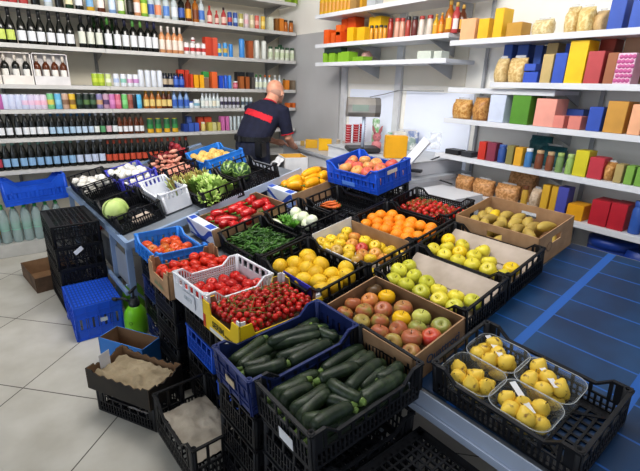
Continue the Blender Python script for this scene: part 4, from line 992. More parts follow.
thing('storage_deck', 'low white deck on the floor under the drinks shelves', 'deck', None, None, MB().bbox((-2.4, 4.99, 0), (xe, YB-.01, .13), .005).mesh('base', cm('#b9b8b4')))
# glass and label materials
GLS = {'dark': mat('dark_bottle_glass', '#10120f', .12, coat=.3), 'green': mat('green_bottle_glass', '#1d3a1c', .12), 'amber': mat('amber_liquor', '#a8641c', .15, coat=.3), 'rose': mat('rose_wine', '#cf9468', .15), 'clear': mat('clear_spirit_glass', '#c3cdd0', .1, coat=.3),
       'blue': mat('blue_spirit_glass', '#7f9fcc', .12), 'brown': mat('brown_liquor', '#5c2c12', .15), 'red': mat('red_aperitif', '#b84a4a', .2), 'yellow': mat('yellow_liquor', '#cfa52a', .2), 'lgreen': mat('light_green_liquor', '#7fae3c', .2), 'orange': mat('orange_sauce', '#d8781c', .25)}
BK = {  # kind: height, profile [(r, z)], label z range, cap from z
 'burgundy': ([(.036,0),(.04,.01),(.04,.13),(.034,.17),(.018,.215),(.0145,.24),(.0145,.298)], (.03,.115), .235),
 'bordeaux': ([(.034,0),(.037,.008),(.037,.185),(.031,.205),(.0155,.225),(.014,.24),(.014,.30)], (.04,.15), .235),
 'beer': ([(.027,0),(.030,.008),(.030,.13),(.024,.16),(.0135,.19),(.0125,.236)], (.03,.095), .20),
 'spirit': ([(.033,0),(.036,.008),(.036,.16),(.028,.19),(.014,.205),(.013,.25)], (.035,.13), .225),
 'small': ([(.021,0),(.024,.006),(.024,.085),(.012,.115),(.011,.15)], (.02,.075), .125),
 'sauce': ([(.028,0),(.031,.006),(.031,.10),(.024,.13),(.012,.15),(.011,.19)], (.025,.09), .165)}
def lighten(): pass
def arc_label(r, z0, z1):
    mb = MB(); n = 10; vs = []
    for i in range(n+1): a = R(-115-66+132*i/n); vs += [(r*math.cos(a), r*math.sin(a), z0), (r*math.cos(a), r*math.sin(a), z1)]
    return mb.add(vs, [(2*i, 2*i+2, 2*i+3, 2*i+1) for i in range(n)], True)
def bottle(kind, M, lab, glass, labc, capc, group=None, s=1, name='wine_bottle', cat='bottle'):
    prof, (l0, l1), cz = BK[kind]
    me = cached(('bt', kind, glass), lambda: MB().lathe(prof, 14).mesh('bottle', GLS[glass]))
    o = thing(name, lab, cat, M @ Matrix.Diagonal((s, s, s, 1)), group, me)
    rr = max(r for r, z in prof)+.0006
    if labc: ob('label', cached(('lb', kind, labc), lambda: arc_label(rr, l0, l1).mesh('label', cm(labc))), o)
    zt = prof[-1][1]; rc = prof[-1][0]+.001
    if capc: ob('cap', cached(('cp', kind, capc), lambda: MB().lathe([(rc+.0008, cz), (rc, zt+.001), (rc*.9, zt+.003)], 10).mesh('cap', cm(capc, .3))), o)
    return o
def can(M, lab, c1, c2, r, h, name='drink_can', cat='can', capc='#b9bcc0', group=None):
    o = thing(name, lab, cat, M, group, cached(('can', c1, round(r, 3), round(h, 2)), lambda: MB().lathe([(r*.92, 0), (r, .006), (r, h-.008), (r*.9, h)], 14).mesh('can', cm(c1, .35))))
    if c2: ob('label', cached(('canl', c2, round(r, 3), round(h, 2)), lambda: MB().lathe([(r+.0006, h*.3), (r+.0006, h*.62)], 14, cap=False).mesh('l', cm(c2))), o)
    if capc: ob('lid', cached(('canc', capc, round(r, 3), round(h, 2)), lambda: MB().lathe([(r*.86, h-.001), (r*.86, h+.004), (r*.8, h+.006)], 12).mesh('l', cm(capc, .3))), o)
    return o
def jar(M, lab, c1, capc, r, h, labc=None, name='glass_jar', group=None):
    o = thing(name, lab, 'jar', M, group, cached(('jar', c1, round(r, 3), round(h, 2)), lambda: MB().lathe([(r*.92, 0), (r, .006), (r, h*.72), (r*.8, h*.82), (r*.78, h*.86)], 14).mesh('jar', cm(c1, .2))))
    ob('lid', cached(('jl', capc, round(r, 3), round(h, 2)), lambda: MB().lathe([(r*.84, h*.84), (r*.86, h*.86), (r*.86, h), (r*.8, h+.002)], 14).mesh('l', cm(capc, .3))), o)
    if labc: ob('label', cached(('jlb', labc, round(r, 3), round(h, 2)), lambda: MB().lathe([(r+.0006, h*.2), (r+.0006, h*.6)], 14, cap=False).mesh('l', cm(labc))), o)
    return o
def carton_box(M, lab, c1, c2, w, d, h, name='product_box', group=None):
    o = thing(name, lab, 'box', M, group, cached(('bx', c1, round(w, 3), round(d, 3), round(h, 3)), lambda: MB().bbox((-w/2, -d/2, 0), (w/2, d/2, h), .002).mesh('box', cm(c1, .45, bump=.02))))
    if c2: ob('printed_panel', cached(('bp', c2, round(w, 3), round(d, 3), round(h, 3)), lambda: MB().box((-w*.42, -d/2-.0008, h*.2), (w*.42, -d/2, h*.7)).mesh('p', cm(c2))), o)
    return o
def bag(M, lab, col, col2, w, d, h, group=None, seed=1, name='pasta_bag'):
    def f():
        mb = MB(); n = 12; vs = []; fs = []
        for j in range(9):
            t = j/8; zz = h*t; k = (math.sin(PI*min(1, t*.85+.12))**.45) if t < .9 else .55-.2*(t-.9)*10; dd = d*(k if t < .75 else k*(1-(t-.75)*3.2))
            for i in range(n):
                a = 2*PI*i/n; ca, sa = math.cos(a), math.sin(a); q = lambda v: math.copysign(abs(v)**.6, v)
                p = Vector((q(ca)*w/2*(.92+.08*t), q(sa)*max(.003, dd/2), zz)); nn = noise.noise(p*30+Vector((seed, 0, 0))); vs.append(p*(1+.10*nn) if 0 < j < 8 else p)
        for j in range(8):
            for i in range(n): k = (i+1) % n; fs.append((j*n+i, j*n+k, (j+1)*n+k, (j+1)*n+i))
        mb.add(vs, fs, True); mb.f.append(tuple(reversed(range(n)))); mb.sm.append(False); mb.f.append(tuple(8*n+i for i in range(n))); mb.sm.append(False)
        return mb.mesh('bag', mat('bagged_'+col.strip('#'), col, .3, col2=col2, scale=55, lo=.42, hi=.58, bump=.5, bscale=90))
    o = thing(name, lab, 'bag', M, group, cached(('bag', col, round(w, 2), round(h, 2), seed), f))
    ob('sealed_top', cached(('bgt', round(w, 2), round(h, 2)), lambda: MB().box((-w*.30, -.002, h*.97), (w*.30, .002, h*1.10)).mesh('s', mat('clear_film', '#dcdfe2', .15, alpha=.5))), o)
    return o
NM = {'#e4e6ea': 'white', '#c9d86a': 'yellow-green', '#ccd2ea': 'pale lavender'}
def cname(c):
    if c is None: return 'plain'
    r, g, b = [int(c.lstrip('#')[i:i+2], 16) for i in (0, 2, 4)]
    mx, mn = max(r, g, b), min(r, g, b)
    if mx < 60: return 'black'
    if mx-mn < 28: return 'white' if mn > 195 else ('pale grey' if mn > 140 else 'grey')
    import colorsys
    h, s, v = colorsys.rgb_to_hsv(r/255, g/255, b/255); h *= 360
    n = 'red' if h < 12 or h > 345 else 'orange' if h < 38 else 'yellow' if h < 62 else 'green' if h < 160 else 'teal' if h < 195 else 'blue' if h < 250 else 'violet' if h < 290 else 'pink'
    if n == 'red' and s < .55 and v > .7: n = 'pink'
    if n == 'orange' and v < .65: n = 'brown'
    if n == 'orange' and s < .5: n = 'beige'
    return ('dark ' if v < .45 else 'pale ' if s < .35 else '')+n
REG = {}
def lab_of(txt, where):
    return '%s on the %s' % (txt, where)
def grp(lab): REG[lab] = REG.get(lab, 0)+1; return lab
def S(k, px, kind, *a, off=None, dz=0, row=0, s=1, near=None):
    """one thing on back shelf k at pixel column px"""
    z = BZ_[k]+.001+dz; where = '%s shelf of the back wall' % ordn[k]
    if near: where += ', '+near
    r = {'bottle': .042, 'can': .035, 'jar': .035, 'box': .05}[kind]
    y = SF+.02+r+row; x = solve_x(px, y, z); M = T(x, y, z, random.uniform(-.1, .1))
    if kind == 'bottle':
        bk, gl, lc, cc = a[:4]; nm = {'beer': 'beer_bottle', 'spirit': 'liquor_bottle', 'small': 'small_bottle', 'sauce': 'liquor_bottle'}.get(bk, 'wine_bottle')
        lb = '%s %s, %s label, %s cap, %s back wall shelf' % (gl.replace('lgreen', 'light green'), nm.replace('_', ' '), cname(lc), cname(cc), ordn[k])
        bottle(bk, M, lb, gl, lc, cc, grp(lb), s, nm)
    elif kind == 'can':
        c1, c2, w, h = a[:4]; cap = a[4] if len(a) > 4 else '#b9bcc0'; lb = '%s cylindrical tin with %s band on the %s' % (cname(c1), cname(c2), where)
        can(M, lb, c1, c2, w/2, h, 'metal_tin', 'tin', cap, grp(lb))
    elif kind == 'jar':
        c1, cap, w, h = a[:4]; lb = '%s jar with %s lid on the %s' % (cname(c1), cname(cap), where); jar(M, lb, c1, cap, w/2, h, a[4] if len(a) > 4 else None, group=grp(lb))
    elif kind == 'box':
        c1, w, h = a[:3]; lb = '%s %s product box on the %s' % (cname(c1), 'tall' if h > .2 else 'low' if h < .1 else 'upright', where); carton_box(M, lb, c1, None, w, .09, h, group=grp(lb))
W_ = '#e4e6ea'
# second shelf (tall bottles, only lower parts seen at the left)
for px, gl, lc, cc in ((-8,'dark','#c33b2c','#222222'),(3,'red','#e4e6ea','#222222'),(13,'red',W_,'#b02020'),(24,'red','#d8442c','#222222'),(36,'dark',None,'#222222'),(49,'clear','#c8d6ea','#2a4aa0'),(60,'dark',None,'#30281c'),(70,'green','#e9dfb8','#c8a030'),(80,'dark',W_,'#222222'),(91,'yellow','#7fb0d8','#222222'),(102,'brown','#f0e4dc','#b02020'),(113,'blue','#cfe0f0','#2a6a9a'),(122,'lgreen','#e8ecd0','#3a7a2a'),(131,'dark','#2c2a24','#222222'),(138,'rose','#f0dcd8','#b04a50'),(145,'lgreen','#e0d860','#3a7a2a'),(152,'clear','#3f62b0','#e4e6ea'),(159,'clear','#e8906a','#e4e6ea'),(167,'clear','#5f8ad0','#3a62c0'),(175,'clear','#dfe3ea','#9aa4ae'),(182,'dark','#3a5aa8','#222222'),(189,'brown','#e0a030','#222222'),(196,'amber','#7a3c14','#222222'),(202,'clear','#4a7ac8','#c8ccd0')):
    S(1, px, 'bottle', 'spirit' if px > 110 else 'bordeaux', gl, lc, cc)
for px, c1, h in ((210,'#d06a5c',.19),(217,'#d8705a',.15),(224,'#b0646c',.19)): S(1, px, 'bottle', 'sauce', 'red', '#e8c4b8', '#3a2a2a' if px == 224 else '#c04030', s=h/.19)
for px, c1, c2 in ((230,'#3a56a0','#c04a50'),(235.5,'#3a56a0','#a8c0dc'),(241,'#b0a85a','#e8e6c8'),(246.5,'#d8c8cc','#e4b4bc'),(252,'#cfc49a','#e8dcc0'),(257,'#d86a5c','#e8b0a4'),(263,'#e0b844','#f0dc84')): S(1, px, 'can', c1, c2, .055, .15)
S(1, 269.5, 'box', '#d6d8c8', .065, .15); S(1, 275.5, 'box', '#8c5a24', .04, .145); S(1, 280, 'box', '#d8842c', .06, .15)
for px in (285.5, 291): S(1, px, 'jar', '#b86a24', '#3a2a1c', .06, .14)
for px in (288, 294, 300): S(0, px, 'box', '#8fae2c', .05, .1)
# third shelf: wines
for i, px in enumerate((-7, 3.5, 13, 24, 34, 43, 53, 62.5, 72)): S(2, px, 'bottle', 'burgundy', 'dark', '#c9d86a' if i in (2, 1) else W_, '#1c1c20')
for i, px in enumerate((84, 92.5, 101)): S(2, px, 'bottle', 'bordeaux', 'dark', '#d9dccf', '#1c1c20')
for i, px in enumerate((110, 119, 127, 135, 142.5, 149.5, 156)): S(2, px, 'bottle', 'bordeaux', 'dark', W_, ['#4c8a3c', '#1c1c2c', '#20203a', '#5c9a4c', '#6aa04c', '#24244a', '#24244a'][i])
for px in (97, 105, 115): S(2, px, 'bottle', 'bordeaux', 'green', '#3a5a2c', '#2c4a24', row=.12)
for px in (163, 169.5, 175.5, 181): S(2, px, 'bottle', 'bordeaux', 'rose', '#e9dcd0', '#e2d8d0', s=.9)
for px in (187, 193, 198.5, 204): S(2, px, 'can', '#e9e4e4', '#c03a3c', .06, .12, '#e4e0e0')
S(2, 193, 'can', '#e9e4e4', '#b0343c', .045, .05, '#e4e0e0', dz=.128)
S(2, 207.5, 'box', '#c8442c', .075, .20); S(2, 214.5, 'box', '#d0563c', .06, .20); S(2, 211, 'box', '#b83c28', .03, .19)
S(2, 219.5, 'can', '#3f8ad0', '#dcd46a', .05, .14); S(2, 225.5, 'can', '#4a9ad8', '#c8a84c', .055, .15); S(2, 231, 'can', '#3a8cd8', None, .05, .145)
S(2, 242, 'can', '#4a94dc', None, .068, .21, '#3a84cc'); S(2, 249.5, 'box', '#a85a34', .065, .20)
for px in (257, 264): S(2, px, 'can', '#dfe2dc', None, .062, .21, '#cfd2cc')
for px in (270.5, 277, 282, 287, 292): S(2, px, 'jar', '#dfe4d4', '#1f4a2c', .062, .155, '#c8d4b4')
S(2, 280, 'jar', '#dfe4d4', '#1f4a2c', .06, .19, row=.1)
# fourth shelf: gift boxes with bottles, tins
def gift(px0, px1, py, n, lab, cface, blab, gl):
    z = BZ_[3]+.001; y = SF+.03; x0 = solve_x(px0, y, z); x1 = solve_x(px1, y, z); h = solve_z(py, (x0+x1)/2, y)-z; w = x1-x0
    r = thing('gift_box', lab, 'box', Matrix.Translation((x0, y, z)))
    mb = MB(); mb.box((0, 0, 0), (w, .1, .006)); mb.box((0, .094, .006), (w, .1, h)); mb.box((0, 0, 0), (.008, .1, h)); mb.box((w-.008, 0, 0), (w, .1, h)); mb.box((0, 0, h-.008), (w, .1, h)); ob('case', mb.mesh('c', cm(cface)), r)
    ob('front_band', MB().box((0, -.003, 0), (w, .001, h*.28)).mesh('f', cm(cface)), r)
    for i in range(n):
        bottle('bordeaux', Matrix.Translation((x0+w*(i+.5)/n, y+.05, z+.008)), blab, gl, '#e9e6e0', '#e6ddd0', blab, min(1, (h-.02)/.305), 'wine_bottle')
gift(-14, 4, 52, 1, 'pale gift box at the far left end of the fourth shelf', '#e6ddd4', 'bottle in the pale gift box at the left end of the fourth shelf', 'dark')
gift(3, 35, 52, 3, 'white cardboard gift box with three wine bottles on the fourth shelf', '#ece6e0', 'dark wine bottle with cream cap inside the white gift box', 'dark')
gift(36, 71, 53.5, 4, 'white cardboard gift box with four brown bottles on the fourth shelf', '#e2dfe0', 'brown wine bottle inside the four-bottle gift box', 'brown')
for px in (96, 102): S(3, px, 'can', '#a8c03c', '#c4d44a', .066, .12)
S(3, 109, 'can', '#c4d090', '#e4e8d4', .06, .12)
for px, c2 in ((117, '#b4c4e4'), (124, '#90c8b8'), (130.5, '#d8a4cc'), (136.5, '#c890c8')): S(3, px, 'can', '#dfe3ec', c2, .06, .125)
for px in (142, 148.5, 154.5, 160.5): S(3, px, 'can', '#dadfe8', None, .06, .17)
for px, c in ((165.5,'#1e2238'),(171,'#20243a'),(176.5,'#23429c'),(182,'#1f3c94')): S(3, px, 'jar', c, '#14161c', .06, .15, '#b9a890' if px < 173 else '#4a70c8')
S(3, 181, 'box', '#c43c24', .07, .195, row=.1); S(3, 187, 'box', '#b8361f', .05, .195, row=.08); S(3, 191, 'box', '#d04828', .03, .15)
S(3, 195.5, 'box', '#e8a818', .055, .145); S(3, 201, 'box', '#eeb01c', .05, .145)
S(3, 205.5, 'box', '#8c6a54', .06, .11); S(3, 205, 'box', '#3c9a4c', .07, .06, dz=.125, row=.06); S(3, 213.5, 'box', '#e06a34', .07, .185)
S(3, 220.5, 'box', '#1f4cc0', .05, .145); S(3, 226, 'can', '#2a62d0', None, .05, .145, '#2a62d0'); S(3, 230, 'can', '#3a8ae0', None, .045, .145, '#3a8ae0')
S(3, 235.5, 'jar', '#c8546c', '#e4e6ea', .06, .085, '#d88494')
S(3, 240, 'box', '#24262a', .11, .20, row=.13); S(3, 250, 'box', '#33353a', .08, .2, row=.13); S(3, 241, 'box', '#a8602c', .05, .145); S(3, 246.5, 'box', '#a0582a', .05, .145); S(3, 252, 'box', '#5a5450', .045, .14)
for i, px in enumerate((256.5, 260.5, 265, 269.5, 275, 279.5)): S(3, px, 'bottle', 'small', 'clear', '#dfe6cf', ['#3a7a3c', '#3a7a3c', '#b8662c', '#c87a34', '#c8ccc8', '#c8ccc8'][i], s=1.15)
S(3, 286, 'box', '#d8842a', .06, .12); S(3, 292, 'box', '#8a7a68', .05, .12); S(3, 284, 'bottle', 'small', 'green', '#5a7a3c', '#3a5a2c', s=.9, row=.05)
# fifth shelf: cans
for px, c1, c2 in ((-5,'#b060a0',None),(1,'#b868a8',None),(7,'#ccd2ea',None),(13.5,'#ccd2ea',None),(20,'#ccd2ea',None),(26.5,'#ccd2ea','#e4c4dc'),(33,'#d4cce4','#e4c4dc'),(39,'#d8d0e4','#e8b8cc'),(45,'#dccce0','#e8b8cc')): S(4, px, 'can', c1, c2, .062, .135)
for px, c1, c2 in ((52,'#7cc488','#d8c860'),(59.5,'#6ab4dc','#8cc8e4'),(66.5,'#c8a894','#8c6a54'),(73.5,'#e0bc3c','#8c6a34'),(80.5,'#1f3028','#3a5a44'),(87.5,'#24302c','#5a7a44'),(94,'#22302a','#4a6a4c'),(100.5,'#8c84b0','#c8a07c'),(107,'#c09ab0','#5c4470'),(113,'#c87cb4','#d890c4'),(119,'#d06a84','#dc88a0'),(125.5,'#74c474','#8cd48c'),(131,'#a86a5c','#905044'),(135,'#22242c',None),(139.5,'#54b4e4','#74c4e8')): S(4, px, 'can', c1, c2, .062, .148)
for px in (147, 153, 159.5, 164.5, 170): S(4, px, 'bottle', 'small', 'amber' if px < 160 else 'brown', '#e0c880', '#c89a30', s=1.3)
for px in (175, 181, 187): S(4, px, 'bottle', 'small', 'blue', '#3a62b8', '#8a9ab0', s=1.3)
S(4, 191.5, 'jar', '#dce2ec', '#2c54b0', .055, .075); S(4, 197, 'can', '#dfe3e4', '#7cacc0', .075, .095, '#e4e8ea')
for px, c in ((203,'#dfe4de'),(206.8,'#e4e0dc'),(210.5,'#dfe4de'),(214.3,'#e4dcc8'),(218,'#dfe4de')): S(4, px, 'bottle', 'small', 'clear', c, '#e4e6ea', s=1.15)
for px in (222, 226, 230, 234, 238): S(4, px, 'can', '#c8c8d0', '#3c3450', .042, .125)
for px in (243, 247, 251): S(4, px, 'can', '#d0d8d8', '#4a5a6a', .042, .125)
for px in (287.5, 292.5): S(4, px, 'box', '#d8702c', .045, .06)
# sixth shelf: beers
for i, px in enumerate((-4, 3.5, 11.5, 20.5, 28, 34.5, 41.5, 47)): S(5, px, 'bottle', 'beer', 'dark', W_, '#dfe0e4' if i > 2 else '#3a2a2c', s=1.05)
for i, px in enumerate((54, 61, 67.5, 74, 80, 86, 92.5)): S(5, px, 'bottle', 'beer', 'dark', '#a8c4dc' if i < 4 else '#b8cce0', '#3a6a94')
for px, c in ((98,'#dfe4e0'),(104,'#5a9a6a'),(110,'#d8b4bc'),(116,'#dfe4e8')): S(5, px, 'bottle', 'beer', 'dark', c, '#e4e6ea')
for px in (121, 126.5, 131.5, 137.5, 142.5): S(5, px, 'bottle', 'beer', 'brown', W_, '#4a4438', s=.9)
for px in (151, 159, 167.5, 175.5): S(5, px, 'can', '#24603c', '#3c8a4c', .068, .155, '#c8b43c')
for px in (151, 159, 167.5, 175.5): 
    z = BZ_[5]+.001; y = SF+.02+.035; x = solve_x(px, y, z); lb = 'green and yellow oil tin on the sixth shelf of the back wall'
can_objs = [o for o in bpy.data.objects if o.name.startswith('metal_tin') and 'sixth' in o.get('label', '')]
for o in can_objs: o['label'] = lb; o['group'] = lb; ob('yellow_base', cached(('yb',), lambda: MB().lathe([(.0347, .004), (.0347, .048)], 14, cap=False).mesh('l', cm('#d8a82c'))), o)
S(5, 185, 'box', '#24408c', .06, .09); S(5, 190.5, 'box', '#3a5cb0', .06, .1); S(5, 196, 'box', '#4060b8', .055, .1); S(5, 189, 'box', '#4a62a0', .06, .17, row=.1)
S(5, 200, 'box', '#b8442c', .07, .16, row=.1); S(5, 207.5, 'box', '#c04a2c', .09, .16, row=.1)
S(5, 203.5, 'jar', '#d8c47a', '#e0dcc8', .055, .105); S(5, 209.5, 'box', '#c8bc5c', .05, .10); S(5, 213.5, 'box', '#ccc890', .05, .10); S(5, 218, 'box', '#c0b468', .04, .1)
for px in (222, 226.5): S(5, px, 'box', '#c870a8', .045, .17)
for px in (231, 235, 239, 243): S(5, px, 'can', '#c4d0d4', None, .038, .165)
for px in (248, 253): S(5, px, 'box', '#aeb8c0', .04, .16)
# lowest shelf: dark bottles
for i, px in enumerate((-6, 1, 9, 17, 26, 34, 42.5, 50.5, 58.5, 66.5, 74)): S(6, px, 'bottle', 'beer', 'dark', '#8ab0d4' if i > 1 else '#b04050', '#7fa898', s=1.2)
for px in (81.5, 89.5, 96.5, 103.5): S(6, px, 'bottle', 'beer', 'dark', '#c4d0e8', '#c8d0dc', s=1.2)
for i in range(14): S(6, 110.3+5.9*i, 'bottle', 'beer', 'dark', '#c8543c', '#c05a44', s=1.05)

# water bottles, crate and packs on the base deck
WATER = mat('water_bottle_plastic', '#c8dcdc', .08, trans=.3, ior=1.2, alpha=.55); GCAP = cm('#2fa04c', .4)
def wbottle(): return MB().lathe([(.034, 0), (.043, .01), (.042, .12), (.039, .13), (.043, .14), (.043, .25), (.031, .30), (.014, .335), (.014, .355)], 14).mesh('w', WATER)
lab = 'clear water bottle with green cap in the packs under the lowest shelf'
for x in range(9):
    for y in range(2):
        X = -.38+x*.092; o = thing('water_bottle', lab, 'bottle', Matrix.Translation((X, 5.07+y*.09, .131)), lab, cached(('wb',), wbottle))
        ob('cap', cached(('wc',), lambda: MB().lathe([(.0155, .34), (.0155, .364), (.013, .366)], 12).mesh('c', GCAP)), o); ob('label', cached(('wl',), lambda: MB().lathe([(.0415, .13), (.0415, .19)], 14, cap=False).mesh('l', cm('#6fae94'))), o)
crate('BC', Matrix.Translation((-.055, 4.99, .505)) @ Matrix.Rotation(R(3), 4, 'Z') @ Matrix.Rotation(R(-3), 4, 'Y') , .54, .24, .245, BLU, 'bright blue empty crate resting on the water bottles at the far left', 'solid')
for i, x in enumerate((.50, .60, .70, .80)):
    lb = 'red wrapped drink pack on the floor deck behind the garlic crate'; o = thing('drink_pack', lb, 'pack', Matrix.Translation((x, 5.08, .131)), lb, cached(('dp',), lambda: MB().bbox((-.045, -.06, 0), (.045, .06, .22), .01).mesh('dp', cm('#b03028')))); ob('label', cached(('dpl',), lambda: MB().box((-.035, -.0615, .05), (.035, -.0602, .15)).mesh('l', cm('#d8b8a8'))), o)
for i in range(3):
    lb = 'yellow juice bottle on the deck under the left end of the lowest shelf'; o = thing('juice_bottle', lb, 'bottle', Matrix.Translation((-.30+.09*i, 5.25, .131)), lb, cached(('jb',), lambda: MB().lathe([(.036, 0), (.042, .01), (.042, .24), (.02, .31), (.016, .34)], 14).mesh('j', cm('#d89c2c', .2)))); ob('cap', cached(('jc',), lambda: MB().lathe([(.018, .33), (.018, .35)], 10).mesh('c', cm('#e0e0e0'))), o)

# ------------------------------------------------------------------ right wall shelves
RZ = [2.05, 1.75, 1.47, 1.18, .89]
def wshelf(nm, z, y0, y1, lab, xf=RF, th=.03):
    s = thing('shelf_board', lab, 'shelf', Matrix.Translation((xf, 0, z)))
    ob('board', MB().bbox((0, y0, -th), (XR-xf-.055, y1, 0), .003).mesh('b', SHW), s)
    ob('price_rail', MB().bbox((-.012, y0, -.036), (0, y1, .002), .002).mesh('r', SHW), s)
    y = y0+.25
    while y < y1-.1:
        mb = MB(); D = XR-xf; mb.add([(.06, y-.004, -th-.001), (.06, y+.004, -th-.001), (D-.025, y+.004, -th-.001), (D-.025, y-.004, -th-.001), (D-.025, y-.004, -th-.12), (D-.025, y+.004, -th-.12)], [(0,1,2,3),(0,3,4),(1,5,2),(2,5,4,3),(0,4,5,1)]); ob('bracket', mb.mesh('br', cm('#b4b6ba')), s); y += .95
RO = ['top', 'second', 'third', 'fourth', 'lowest']
yl = [solve_y(451, RF, RZ[0]), solve_y(491, RF, RZ[1]), solve_y(444.8, RF, RZ[2]), solve_y(436, RF, RZ[3]), solve_y(400, RF, RZ[4])]
for k, z in enumerate(RZ): wshelf('s', z, -.6, yl[k] if k < 4 else 2.5, '%s white shelf board of the right wall grocery shelves' % RO[k])
wshelf('s', RZ[1]-.045, solve_y(556, RF+.04, 1.7), solve_y(449, RF+.04, 1.7), 'narrow white shelf board just below the second right wall shelf', RF+.04)
LZ = [2.40, 2.11, 1.925]
LO = ['upper', 'middle', 'lower']
for k, z in enumerate(LZ): wshelf('s', z, solve_y([470, 450, 447][k], RF, z), solve_y(316, RF, z), '%s white shelf board above the weighing scale' % LO[k])
rk = thing('shelf_rack', 'white uprights of the right wall shelves', 'rack', Matrix.Translation((XR, 1, 0)))
for px in (343.5, 397): 
    y = solve_y(px, XR-.04, 1.6); ob('upright', MB().box((-.05, y-1-.04, 0), (-.017, y-1+.04, 3.0)).mesh('u', cm('#d6d8dc')), rk)
for y in (2.35, 1.4, .55, -.3): ob('upright', MB().box((-.04, y-1-.012, 0), (-.017, y-1+.012, 3.0)).mesh('u', cm('#a8aaae')), rk)
def RB(k, x0, x1, yt, c, kind='box', zs=RZ, tag_='right wall', ords=RO, crop=(440, 0, 3.14), row=0, dz=0, nm='product_box', d=.12, lab=None, c2=None):
    """rectangle in a zoomed crop -> thing standing on shelf k of the right wall"""
    X0 = crop[0]+x0/crop[2]; X1 = crop[0]+x1/crop[2]; Y = crop[1]+yt/crop[2]
    z = zs[k]+.001+dz; xf = RF+.025+row; ya = solve_y(X0, xf, z); yb = solve_y(X1, xf, z)
    full = ya-yb; side = min(d*.45, full*.35); w = max(.03, full-side); yc = ya-w/2; h = solve_z(Y, xf, yc)-z; h = max(.04, h)
    where = '%s %s shelf' % (ords[k], tag_)
    if kind == 'box':
        return carton_box(T(xf+d/2, yc, z, -PI/2), lab or '%s %s box on the %s' % (cname(c), 'tall' if h > w*1.5 else 'small' if h < .1 else 'square', where), c, c2, w, d, h, nm, None)
    if kind == 'bag':
        return bag(T(xf+d/2, yc, z, -PI/2+random.uniform(-.1, .1)), lab, c, c2, w*1.1, d, h, None, int(x0) % 17)
    if kind == 'jar': return jar(T(xf+w/2, yc, z), lab, c, c2 or '#8c2a24', w/2, h)
    if kind == 'bottle': return bottle('sauce', T(xf+.04, yc, z), lab, c, c2, '#c8a050', None, h/.19, 'sauce_bottle')
# shelf 1
RB(0, 60, 125, 58, '#eeb88a', lab='peach coloured box at the left end of the top right wall shelf')
RB(0, 115, 165, 58, '#f0c030', lab='yellow packet beside the peach box on the top right wall shelf')
RB(0, 162, 205, 25, '#f2c22a', lab='tall slanting yellow packet on the top right wall shelf')
RB(0, 205, 275, 70, '#c8983c', lab='low ochre box between yellow packet and pasta on the top right shelf')
RB(0, 278, 360, 58, '#efe0b4', 'bag', c2='#d4bc84', lab='wide clear bag of curly pasta on the top right wall shelf')
RB(0, 378, 432, 18, '#ecd8a4', 'bag', c2='#d0b070', lab='tall clear bag of pasta, first of the pair on the top right shelf')
RB(0, 418, 482, 18, '#f0dca0', 'bag', c2='#d8b870', lab='tall clear bag of pasta, second of the pair on the top right shelf')
RB(0, 470, 522, 30, '#d8b884', 'bag', c2='#c8a878', row=.05, lab='beige packet behind the pasta pair on the top right shelf')
RB(0, 520, 595, -12, '#3558b4', lab='large blue box left of its twin on the top right wall shelf', d=.16)
RB(0, 588, 650, -12, '#3a5ebc', lab='large blue box at the right edge of the top right wall shelf', d=.16)
RB(0, 650, 720, 10, '#3a5ebc', lab='blue box cut by the right edge of the picture, top shelf')
# shelf 2
RB(1, 160, 210, 182, '#e4cc98', 'bag', c2='#ccae78', lab='clear bag of small pasta at the left of the second right shelf')
RB(1, 203, 272, 180, '#e6cc94', 'bag', c2='#cca868', lab='clear bag of small pasta beside the blue boxes on the second right shelf')
RB(1, 185, 225, 140, '#4468bc', row=.18, lab='blue box at the back left of the second right shelf')
RB(1, 227, 278, 140, '#4064b8', row=.18, lab='blue box behind the second pasta bag')
RB(1, 280, 316, 142, '#3a5cae', row=.18, lab='dark blue box behind the small blue stack')
RB(1, 258, 326, 226, '#3c5cc4', lab='flat blue box lowest of the small stack on the second right shelf')
RB(1, 263, 318, 200, '#4464c8', dz=.078, lab='flat blue box on top of the small blue stack', d=.1)
RB(1, 310, 360, 170, '#c8b078', lab='upright beige box on the second right shelf'); RB(1, 315, 368, 135, '#d0b880', row=.15, lab='taller beige box behind the upright beige box')
RB(1, 347, 404, 166, '#3a5abc', lab='upright blue box beside the tall yellow box'); RB(1, 372, 412, 136, '#3a5abc', row=.16, lab='blue box behind the upright blue box on the second right shelf')
RB(1, 386, 474, 126, '#f2c81c', lab='tall bright yellow box on the second right wall shelf', d=.14)
RB(1, 447, 524, 160, '#bc4c50', lab='brick red box beside the tall yellow box', d=.13); RB(1, 475, 548, 122, '#b04c3c', row=.18, lab='dark red box behind the brick red box')
RB(1, 508, 560, 165, '#a46848', lab='brown box between red box and pink dotted packet'); RB(1, 550, 660, 112, '#b08c6c', row=.18, lab='wide tan box at the back right of the second shelf')
o = RB(1, 538, 626, 166, '#ecc8dc', lab='clear packet of pink round sweets on the second right shelf', nm='sweets_packet')
DOT = cm('#c8649c'); mb = MB(); bb = [Vector(v.co) for v in o.data.vertices]; w_ = max(v.x for v in bb); h_ = max(v.z for v in bb); d_ = min(v.y for v in bb)
for i in range(4):
    for j in range(6): mb.lathe([(.0125, 0), (.011, .003), (.001, .004)], 10, Matrix.Translation((-w_*.72+w_*.46*i+(j % 2)*.008, d_, .02+(h_-.04)*j/5)) @ Matrix.Rotation(PI/2, 4, 'X'), cap=False)
ob('pink_sweets', mb.mesh('dots', DOT), o)
RB(1, 628, 700, 160, '#b84858', lab='red box at the right end of the second right shelf')
